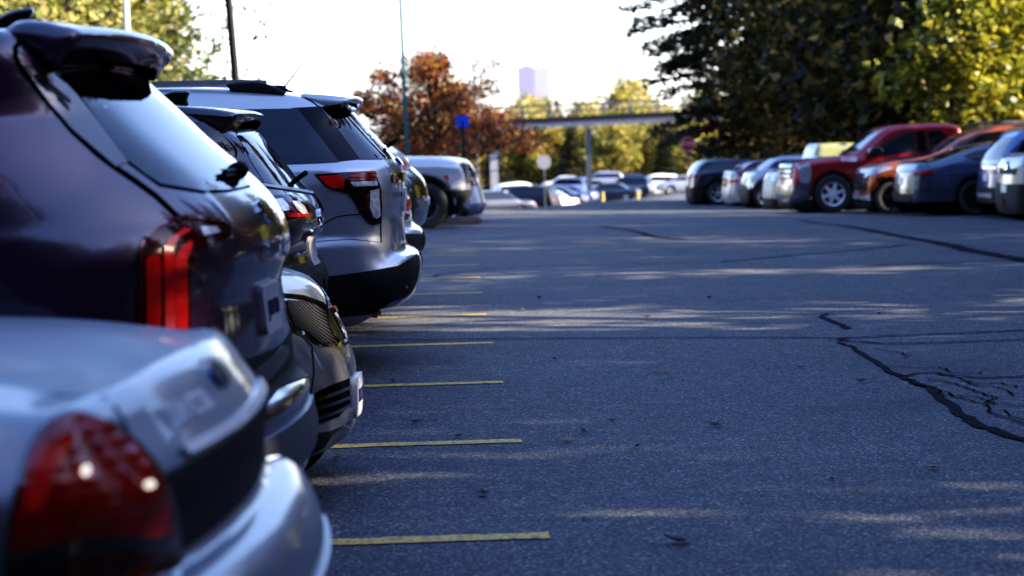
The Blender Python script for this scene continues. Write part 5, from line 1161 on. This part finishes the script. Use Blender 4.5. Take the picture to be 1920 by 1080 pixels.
crack([(2.926,12.936),(2.923,12.537),(3.007,12.404),(2.984,11.964)], .026, CRK, 10, .5)
crack([(7.042,44.632),(6.887,39.090),(6.372,31.983),(6.281,28.850),(6.159,26.077),(6.189,23.862)], [.2, .3, .35, .4], TAR, 11, .4)
crack([(2.961,42.067),(3.224,37.324),(3.249,33.215),(3.548,32.464)], .16, TAR, 12, .5)
crack([(3.130,25.468),(4.200,26.664),(4.945,27.375),(5.797,28.445)], .07, TAR, 13, .4)
crack([(0.029,24.066),(0.494,25.245),(1.088,25.604),(1.799,25.697),(2.938,25.335)], .04, TAR, 14, .4)
crack([(4.429,23.920),(5.150,24.184),(6.288,24.243)], .06, TAR, 15, .4)
crack([(2.630,12.960),(2.619,12.619),(2.674,12.439),(2.657,12.126),(2.726,12.057)], .028, CRK, 16, .5)
crack([(2.945,12.756),(2.979,12.577),(3.085,12.604),(3.116,12.375),(3.210,12.404)], .028, CRK, 17, .5)
crack([(2.678,11.968),(2.768,11.995),(2.813,11.833),(2.810,11.640)], .024, CRK, 18, .5)
crack([(2.792,11.410),(2.768,11.103),(2.798,10.967),(2.803,10.840)], .024, CRK, 19, .5)
crack([(2.799,14.790),(2.899,14.607),(2.907,14.310),(2.835,14.119)], .024, CRK, 20, .5)
LEAF = [plain('dry_leaf_' + n, c, .7, vary=.3, scale=30) for n, c in (('brown', (.10, .05, .02)), ('tan', (.20, .13, .06)), ('dark', (.03, .02, .012)))]
def leaf_mesh(seed):
    rg = random.Random(seed); V = []; n = 9
    for i in range(n):
        a = 2 * math.pi * i / n; r = .5 * (1 if i % 2 == 0 else .62) * (.8 + .4 * rg.random()); x, y = r * math.cos(a), .62 * r * math.sin(a)
        V.append((x, y, .10 + .35 * y * y + .22 * abs(x) * rg.uniform(.3, 1)))
    V.append((0, 0, .03)); F = [(i, (i + 1) % n, n) for i in range(n)]
    k = len(V); V += [(.40, -.012, .12), (.40, .012, .12), (.78, .0, .22)]; F.append((k, k + 1, k + 2))
    me = bpy.data.meshes.new('fallen_leaf'); me.from_pydata(V, [], F); me.materials.append(LEAF[seed % 3]); me.update(); return me
LMS = [leaf_mesh(i) for i in range(6)]
lv = [(0.812,7.924),(0.527,8.500),(-0.112,11.583),(0.853,11.416),(0.742,10.458),(0.891,10.425),(0.687,10.972),(0.590,10.699),(-0.459,10.329),(0.746,14.714),(-0.259,13.643),(1.626,17.933),(2.361,12.889),(1.577,9.287),(0.712,19.019),(2.342,19.850),(2.033,9.497),(3.378,17.617),(0.166,9.141),(2.159,13.778),(0.094,10.989),(1.324,11.110),(1.323,13.696),(0.908,20.432),(1.630,23.323),(3.909,19.214)]
for i, (x, y) in enumerate(lv):
    o = link(bpy.data.objects.new('fallen_leaf', LMS[(i * 5 + 2) % 6] if i else LMS[2])); s = random.uniform(.055, .10) if i else .13
    o.scale = (s, s, s); o.location = (x, y, G(x, y) + .004); o.rotation_euler = (random.uniform(-.2, .2), random.uniform(-.2, .2), random.uniform(0, 6))
    tag(o, 'small dry leaf lying on the open asphalt' if i else 'largest dark curled leaf lying in the foreground of the asphalt', 'leaf', 'dry leaves on the asphalt')
# ================================================================== background
sheet('road', list(np.arange(-6, 40, 1.5)), list(np.arange(84, 228, 2.0)), M['asphalt'], .002)
M['grass'] = plain('verge_grass', (.07, .10, .02), .95, vary=.5, scale=3, bump=.8)
def verge():
    V = []; F = []; ys = list(np.arange(68, 176, 2.0))
    for y in ys:
        xr = 3.0 + max(y - 75, 0) * .14; xl = -9 if y < 92 else xr - 2.4 + max(0, 96 - y) * -1.5
        for q in range(9):
            x = xl + (xr - xl) * q / 8; V.append((x, y, G(x, y) + .014 + .05 * math.sin(math.pi * q / 8)))
    for j in range(len(ys) - 1):
        for q in range(8): a = j * 9 + q; F.append((a, a + 1, a + 10, a + 9))
    tag(mesh_obj('grass_verge', V, F, M['grass']), kind='structure')
verge()
rt = broadleaf('maple_tree', 6.9, 4.9, .30, 32000, .15, LM['red'], 21, zmin=.30, clump=.5, nb=50, cut=(1.7, 3.0))
plant(rt, .1, 100, 0, 1.0, 'rust red tree on the verge behind the silver pickup', None)
yt = broadleaf('yellow_green_tree', 5.8, 2.4, .3, 5600, .23, LM['yellow'], 31, zmin=.32, clump=.6, nb=34, asp=.8)
plant(yt, 14.2, 60, .6, 1.0, 'bright yellow-green sunlit tree behind the red pickup and the orange crossover', None)
a1 = broadleaf('autumn_tree', 9, 3.6, .2, 7000, .34, LM['autumn'], 41, zmin=.06, clump=.85, nb=34)
a2 = broadleaf('autumn_tree', 8, 3.8, .2, 7000, .34, LM['autumn'], 42, zmin=.06, clump=.9, nb=30)
g1 = broadleaf('green_tree', 12, 4.4, .2, 22000, .23, LM['green'], 43, zmin=.08, clump=1.0, nb=40)
rg = random.Random(9); n = 0
spots = ['leftmost, beside the bridge pier', 'just right of the bridge pier', 'behind the round grey sign', 'left of the middle of the bridge', 'under the middle of the bridge', 'right of the middle of the bridge', 'behind the right yellow bollard', 'left of the stop sign', 'behind the stop sign', 'right of the stop sign']
for i in range(10):
    x = 3.2 + i * 2.75; src = (a1, a2)[i % 2]
    plant(src, x, 214 + rg.uniform(0, 8), rg.uniform(0, 6), rg.uniform(.72, 1.0), 'yellow autumn tree beyond the lower lot, ' + spots[i], 'autumn trees beyond the lower lot')
for i, (x, y, s, lab) in enumerate(((2, 250, 1.05, 'left'), (10.5, 255, 1.0, 'showing over the left end of the bridge railing'), (22, 262, 1.1, 'showing over the bridge near the small building'), (30, 250, 1.0, 'behind the conifers'))):
    plant((a1, a2)[i % 2], x, y, i * 1.3, s * 1.15, 'tall yellow tree behind the footbridge, ' + lab, 'autumn trees beyond the lower lot')
for i, (x, y, s, lab) in enumerate(((-11.2, 68, 1.0, 'leftmost, above the roof fin'), (-10.4, 74, .93, 'behind the pale lamp post'), (-13.5, 80, 1.15, 'at the back'), (-11.6, 86, .80, 'rightmost, fading into the sky'))):
    plant(g1, x, y, i * 1.7, s, 'sunlit yellow-green tree in the upper left, ' + lab, 'trees in the upper left')
for i, (x, y, s) in enumerate(((5.5, 206, .5), (12.5, 209, .55), (21, 210, .5))):
    plant(con1, x, y, i, s * .8, 'small dark evergreen among the yellow trees, ' + ('left', 'under the bridge centre', 'right')[i] + ' one', 'small evergreens beyond the lower lot')
# footbridge
CONC = plain('bridge_concrete', (.20, .20, .225), .85, vary=.15, scale=2)
STEEL = plain('dark_steel', (.05, .055, .065), .5, metal=.5)
def bx(bm, c, s):
    r = bmesh.ops.create_cube(bm, size=1); bmesh.ops.scale(bm, vec=s, verts=r['verts']); bmesh.ops.translate(bm, vec=c, verts=r['verts'])
def bmobj(name, bm, m, parent=None):
    me = bpy.data.meshes.new(name); bm.to_mesh(me); bm.free(); me.materials.append(m); return link(bpy.data.objects.new(name, me), parent)
def cyl(name, p, r, h, m, parent=None, n=14, r2=None):
    bm = bmesh.new(); bmesh.ops.create_cone(bm, cap_ends=True, segments=n, radius1=r, radius2=r if r2 is None else r2, depth=h)
    bmesh.ops.translate(bm, vec=(p[0], p[1], p[2] + h / 2), verts=bm.verts); return bmobj(name, bm, m, parent)
dk = [(5.103,2.492),(21.401,2.868),(21.417,3.691)]
x0, x1 = dk[0][0] - 3, dk[1][0] + 12; zs = (dk[1][1] - dk[0][1]) / (dk[1][0] - dk[0][0]); zc = dk[0][1] + zs * (x0 - dk[0][0])
br = empty('footbridge', (x0, 190, G(x0, 190))); tag(br, 'concrete footbridge with a steel railing spanning the background', 'bridge')
tilt = -math.atan(zs); L = x1 - x0; zb = zc - G(x0, 190)
def place(o): o.location = (0, 0, zb); o.rotation_euler = (0, tilt, 0); return o
bm = bmesh.new(); bx(bm, (L / 2, 0, -.02), (L, 2.6, .6)); bx(bm, (L / 2, 0, .36), (L, 3.0, .16)); place(bmobj('deck', bm, CONC, br))
bm = bmesh.new(); bx(bm, (L / 2, -1.50, .30), (L, .08, .42)); place(bmobj('edge_beam', bm, plain('beam_black', (.012, .013, .018), .9, spec=.1), br))
for sd in (-1.35, 1.35):
    bm = bmesh.new()
    for z in (.98, 1.50): bx(bm, (L / 2, sd, z), (L, .10, .12))
    for i in range(int(L / 2.2)): bx(bm, (1 + i * 2.2, sd, 1.0), (.13, .12, 1.12))
    place(bmobj('railing', bm, STEEL, br))
for px in [(5.076,-0.232),(12.800,-0.426)]:
    bm = bmesh.new(); zt = zb + (px[0] - x0) * zs - .57; s = .62 if px[0] < 8 else .4
    bx(bm, (px[0] - x0, 0, zt / 2 - .3), (s, .9, zt + .6)); bmobj('pier', bm, CONC if px[0] < 8 else STEEL, br)
# walker on the bridge: one continuous figure grown from joints
def walker(x, y, z, head):
    J = {'pel': (0, 0, .95), 'che': (.02, 0, 1.32), 'nek': (.03, 0, 1.50), 'hea': (.05, 0, 1.64), 'hiL': (0, .10, .92), 'knL': (.18, .10, .50), 'anL': (.20, .10, .07), 'toL': (.36, .11, .04),
         'hiR': (0, -.10, .92), 'knR': (-.05, -.10, .50), 'anR': (-.30, -.10, .14), 'toR': (-.18, -.11, .03), 'shL': (.02, .19, 1.43), 'elL': (-.13, .24, 1.17), 'haL': (-.02, .25, .94), 'shR': (.02, -.19, 1.43), 'elR': (.12, -.24, 1.17), 'haR': (.30, -.22, 1.03)}
    B = [('pel', 'che', .14, .17), ('che', 'nek', .16, .06), ('nek', 'hea', .06, .10), ('hiL', 'knL', .095, .065), ('knL', 'anL', .06, .042), ('anL', 'toL', .045, .035), ('hiR', 'knR', .095, .065), ('knR', 'anR', .06, .042), ('anR', 'toR', .045, .035),
         ('pel', 'hiL', .13, .1), ('pel', 'hiR', .13, .1), ('che', 'shL', .12, .07), ('che', 'shR', .12, .07), ('shL', 'elL', .06, .045), ('elL', 'haL', .042, .035), ('shR', 'elR', .06, .045), ('elR', 'haR', .042, .035)]
    h = .03; lo = np.array((-.5, -.45, -.05)); n = (np.array((1.0, .9, 1.95)) / h).astype(int)
    X, Y, Z = np.meshgrid(*[lo[i] + np.arange(n[i]) * h for i in range(3)], indexing='ij'); P = np.stack([X, Y, Z], -1); D = np.full(X.shape, 9.0)
    for a, b, ra, rb in B:
        A, Bq = np.array(J[a]), np.array(J[b]); e = Bq - A; t = np.clip(((P - A) @ e) / (e @ e), 0, 1)
        d = np.linalg.norm(P - A - t[..., None] * e, axis=-1) - (ra + (rb - ra) * t)
        hh = np.clip(.5 + .5 * (D - d) / .05, 0, 1); D = D * (1 - hh) + d * hh - .05 * hh * (1 - hh)
    V, F = nets(D, lo, h); zc_ = V[F].mean(1)[:, 2]; xc = V[F].mean(1)
    mi = [1 if q[2] < .96 else (2 if q[2] > 1.5 else 0) for q in xc]
    o = mesh_obj('person', V, F, [plain('dark_jacket', (.015, .016, .022), .8), plain('dark_trousers', (.02, .022, .03), .8), plain('skin_and_hair', (.10, .06, .045), .7)], None, True, mi)
    o.location = (x, y, z); o.rotation_euler = (0, 0, head)
    tag(o, 'person in dark clothes walking across the footbridge', 'person')
pw = [(10.238,3.316),(10.281,3.272)][0]
walker(pw[0], 189.4, zc + zs * (pw[0] - x0) + .45, .0)
# distant towers; haze and the sunlit side are put into the colour as glow
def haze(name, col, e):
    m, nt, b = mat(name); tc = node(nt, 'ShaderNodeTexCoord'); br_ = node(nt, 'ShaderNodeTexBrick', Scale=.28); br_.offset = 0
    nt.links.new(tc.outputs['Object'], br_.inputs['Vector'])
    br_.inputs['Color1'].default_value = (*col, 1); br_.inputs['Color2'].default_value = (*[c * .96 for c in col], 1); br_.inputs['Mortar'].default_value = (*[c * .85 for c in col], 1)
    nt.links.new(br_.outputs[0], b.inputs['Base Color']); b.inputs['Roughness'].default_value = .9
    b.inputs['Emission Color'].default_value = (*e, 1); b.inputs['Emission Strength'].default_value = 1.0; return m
def tower(px, Y, m, label, wd, m2=None):
    (xa, za), (xb, zb_) = px; bm = bmesh.new(); g = G(xa, Y); w = xb - xa; H = za - g
    bx(bm, (w / 2, 0, H / 2), (w, wd, H)); bx(bm, (w * .55, 0, H + 1), (w * .5, wd * .5, 2))
    o = bmobj('tower_block', bm, m); o.location = (xa, Y, g); tag(o, label, 'building', 'distant towers'); return o
tower([(94.344,78.115),(111.992,77.693)], 2500, haze('hazy_tower_facade', (.03, .03, .05), (.098, .094, .155)), 'hazy lavender office tower on the skyline above the footbridge', 20)
tower([(112.860,77.161),(128.907,75.634)], 2520, haze('painted_sunlit_facade', (.02, .02, .02), (.158, .152, .185)), 'sunlit side of the hazy tower, painted paler, right of the lavender tower', 20)
tower([(192.229,43.966),(206.510,43.619)], 2500, haze('hazy_small_facade', (.1, .1, .12), (.150, .155, .195)), 'small hazy building on the skyline near the right end of the bridge', 20)
# posts, lamps and signs
def post(name, px, Y, r, m, label, lean=0.0, H=None, arm=None):
    x, z = px; g = G(x, Y); o = empty(name, (x, Y, g)); o.rotation_euler = (0, lean, 0); tag(o, label, 'lamp post', 'lamp posts')
    h = H or 12; p = cyl('pole', (0, 0, 0), r, h, m, o, 16, r * .7)
    cyl('base', (0, 0, -.05), r * 2.2, .5, CONC, o)
    a = arm or (1.6, .12)
    bm = bmesh.new(); bx(bm, (a[0] / 2, 0, h - .05), (a[0], .08, .08)); ar = bmobj('arm', bm, m, o)
    bm = bmesh.new(); bx(bm, (a[0], 0, h - .08), (.6, .28, .16)); bmesh.ops.bevel(bm, geom=bm.edges[:], offset=.04, segments=2, affect='EDGES'); bmobj('lamp_head', bm, m, ar)
    return o
PALE = plain('pale_galvanised_pole', (.55, .56, .55), .5); DARKP = plain('dark_green_pole', (.004, .006, .006), .6, spec=.2); TEAL = plain('teal_grey_pole', (.04, .12, .13), .6, spec=.2)
def foot(p0, p1): return None
post('lamp_post', [(-7.369,-0.321),(-7.369,-0.334)][0], 58, .09, PALE, 'pale lamp post in front of the trees at the upper left', -.005)
post('lamp_post', [(-3.621,1.127),(-3.621,1.117)][0], 46, .085, DARKP, 'dark leaning lamp post above the silver SUV roof', -.055)
post('lamp_post', [(-0.803,-1.189),(-0.803,-1.208)][0], 85, .085, TEAL, 'thin teal lamp post rising behind the rust red tree', -.02, 13)
post('lamp_post', [(3.231,-1.867),(3.230,-1.905)][0], 165, .10, STEEL, 'distant lamp post with a side arm above the rust red tree', 0, [(3.459,6.940),(3.497,6.940)][0][1] - G(0, 165), (1.7, .1))
SIGNB = plain('blue_sign_face', (.012, .07, .55), .4); SRED = plain('stop_sign_red', (.50, .015, .02), .4); SWH = plain('sign_white', (.75, .75, .75), .4); SGREY = plain('sign_back_grey', (.20, .20, .22), .6)
def sign(name, px, Y, label, cat, plate, m, rp, mp):
    x, z = px; g = G(x, Y); o = empty(name, (x, Y, g)); tag(o, label, cat)
    cyl('post', (0, .04, -.1), rp, z - g + .1, mp, o); p = plate(z - g, o, m); return o, p
def octo(R, n=8):
    def f(h, o, m):
        bm = bmesh.new(); vs = [bm.verts.new((R * math.cos(math.pi * (2 * k + 1) / n), 0, h + R * math.sin(math.pi * (2 * k + 1) / n))) for k in range(n)]
        fc = bm.faces.new(vs); r = bmesh.ops.extrude_face_region(bm, geom=[fc]); bmesh.ops.translate(bm, vec=(0, -.02, 0), verts=[v for v in r['geom'] if isinstance(v, bmesh.types.BMVert)])
        bmesh.ops.recalc_face_normals(bm, faces=bm.faces); return bmobj('sign_face', bm, m, o)
    return f
def square(w, h_):
    def f(h, o, m):
        bm = bmesh.new(); bx(bm, (0, 0, h), (w, .02, h_)); return bmobj('sign_face', bm, m, o)
    return f
st = [(9.139,1.081),(9.158,1.081)][0]
o, p = sign('stop_sign', st, 83, 'red octagonal stop sign with white letters in front of the yellow trees', 'road sign', octo(.27), SWH, .035, SGREY)
hh = st[1] - G(st[0], 83); q = octo(.248)(hh, p, SRED); q.location = (0, -.008, 0); q.name = 'red_field'
V, F = text_mesh('STOP', .20, .002); V = np.stack([V[:, 0] * .88, -.034 - V[:, 2], V[:, 1] * 1.15 + hh], 1); mesh_obj('lettering', V, F, SWH, p, False)
sign('parking_sign', [(1.260,2.147),(1.281,2.146)][0], 92, 'square blue sign on a dark post in front of the rust red tree', 'road sign', square(.52, .48), SIGNB, .06, DARKP)
sign('round_sign', [(5.682,0.215),(5.709,0.215)][0], 118, 'round grey sign seen from behind beside the lower lot', 'road sign', octo(.36, 20), SGREY, .03, STEEL)
YB = plain('yellow_bollard', (.36, .27, .06), .6)
for i, px in enumerate([(12.114,-2.721),(14.628,-2.634)]):
    o = cyl('bollard', (0, 0, 0), .11, 1.15, YB); o.location = (px[0], 166, G(px[0], 166)); tag(o, 'yellow bollard at the edge of the lower lot, ' + ('left one of two', 'right one of two')[i], 'bollard', 'yellow bollards')
# concrete wheel stop near the silver pickup and the bin on the verge
def block(name, c, s, m, label, cat, bev=.04):
    bm = bmesh.new(); bx(bm, (0, 0, s[2] / 2), s); bmesh.ops.bevel(bm, geom=bm.edges[:], offset=bev, segments=2, affect='EDGES'); o = bmobj(name, bm, m); o.location = c; return tag(o, label, cat)
ws = [(0.444,45.205),(0.449,44.728)][0]
block('wheel_stop', (ws[0], ws[1], G(*ws) - .02), (1.0, .22, .16), plain('weathered_tan_concrete', (.22, .17, .12), .9, vary=.3, scale=5), 'worn concrete wheel stop on the ground in front of the silver pickup', 'wheel stop')
BIN = plain('brown_grey_bin', (.13, .10, .085), .7)
bn = [(4.593,-2.762),(4.625,-2.763)][0]
block('litter_bin', (bn[0], 140, G(bn[0], 140)), (.55, .55, 1.25), BIN, 'brownish grey bin standing on the verge left of the black SUV', 'bin', .08)
for i in range(6):
    plant(g1, -14.5 - 2.2 * (i % 2), 8 + i * 9.5, i * 2.3, .9 + .08 * (i % 3), 'sunlit green tree in the line beyond the bonnets of the left row', 'trees beyond the left parking row')
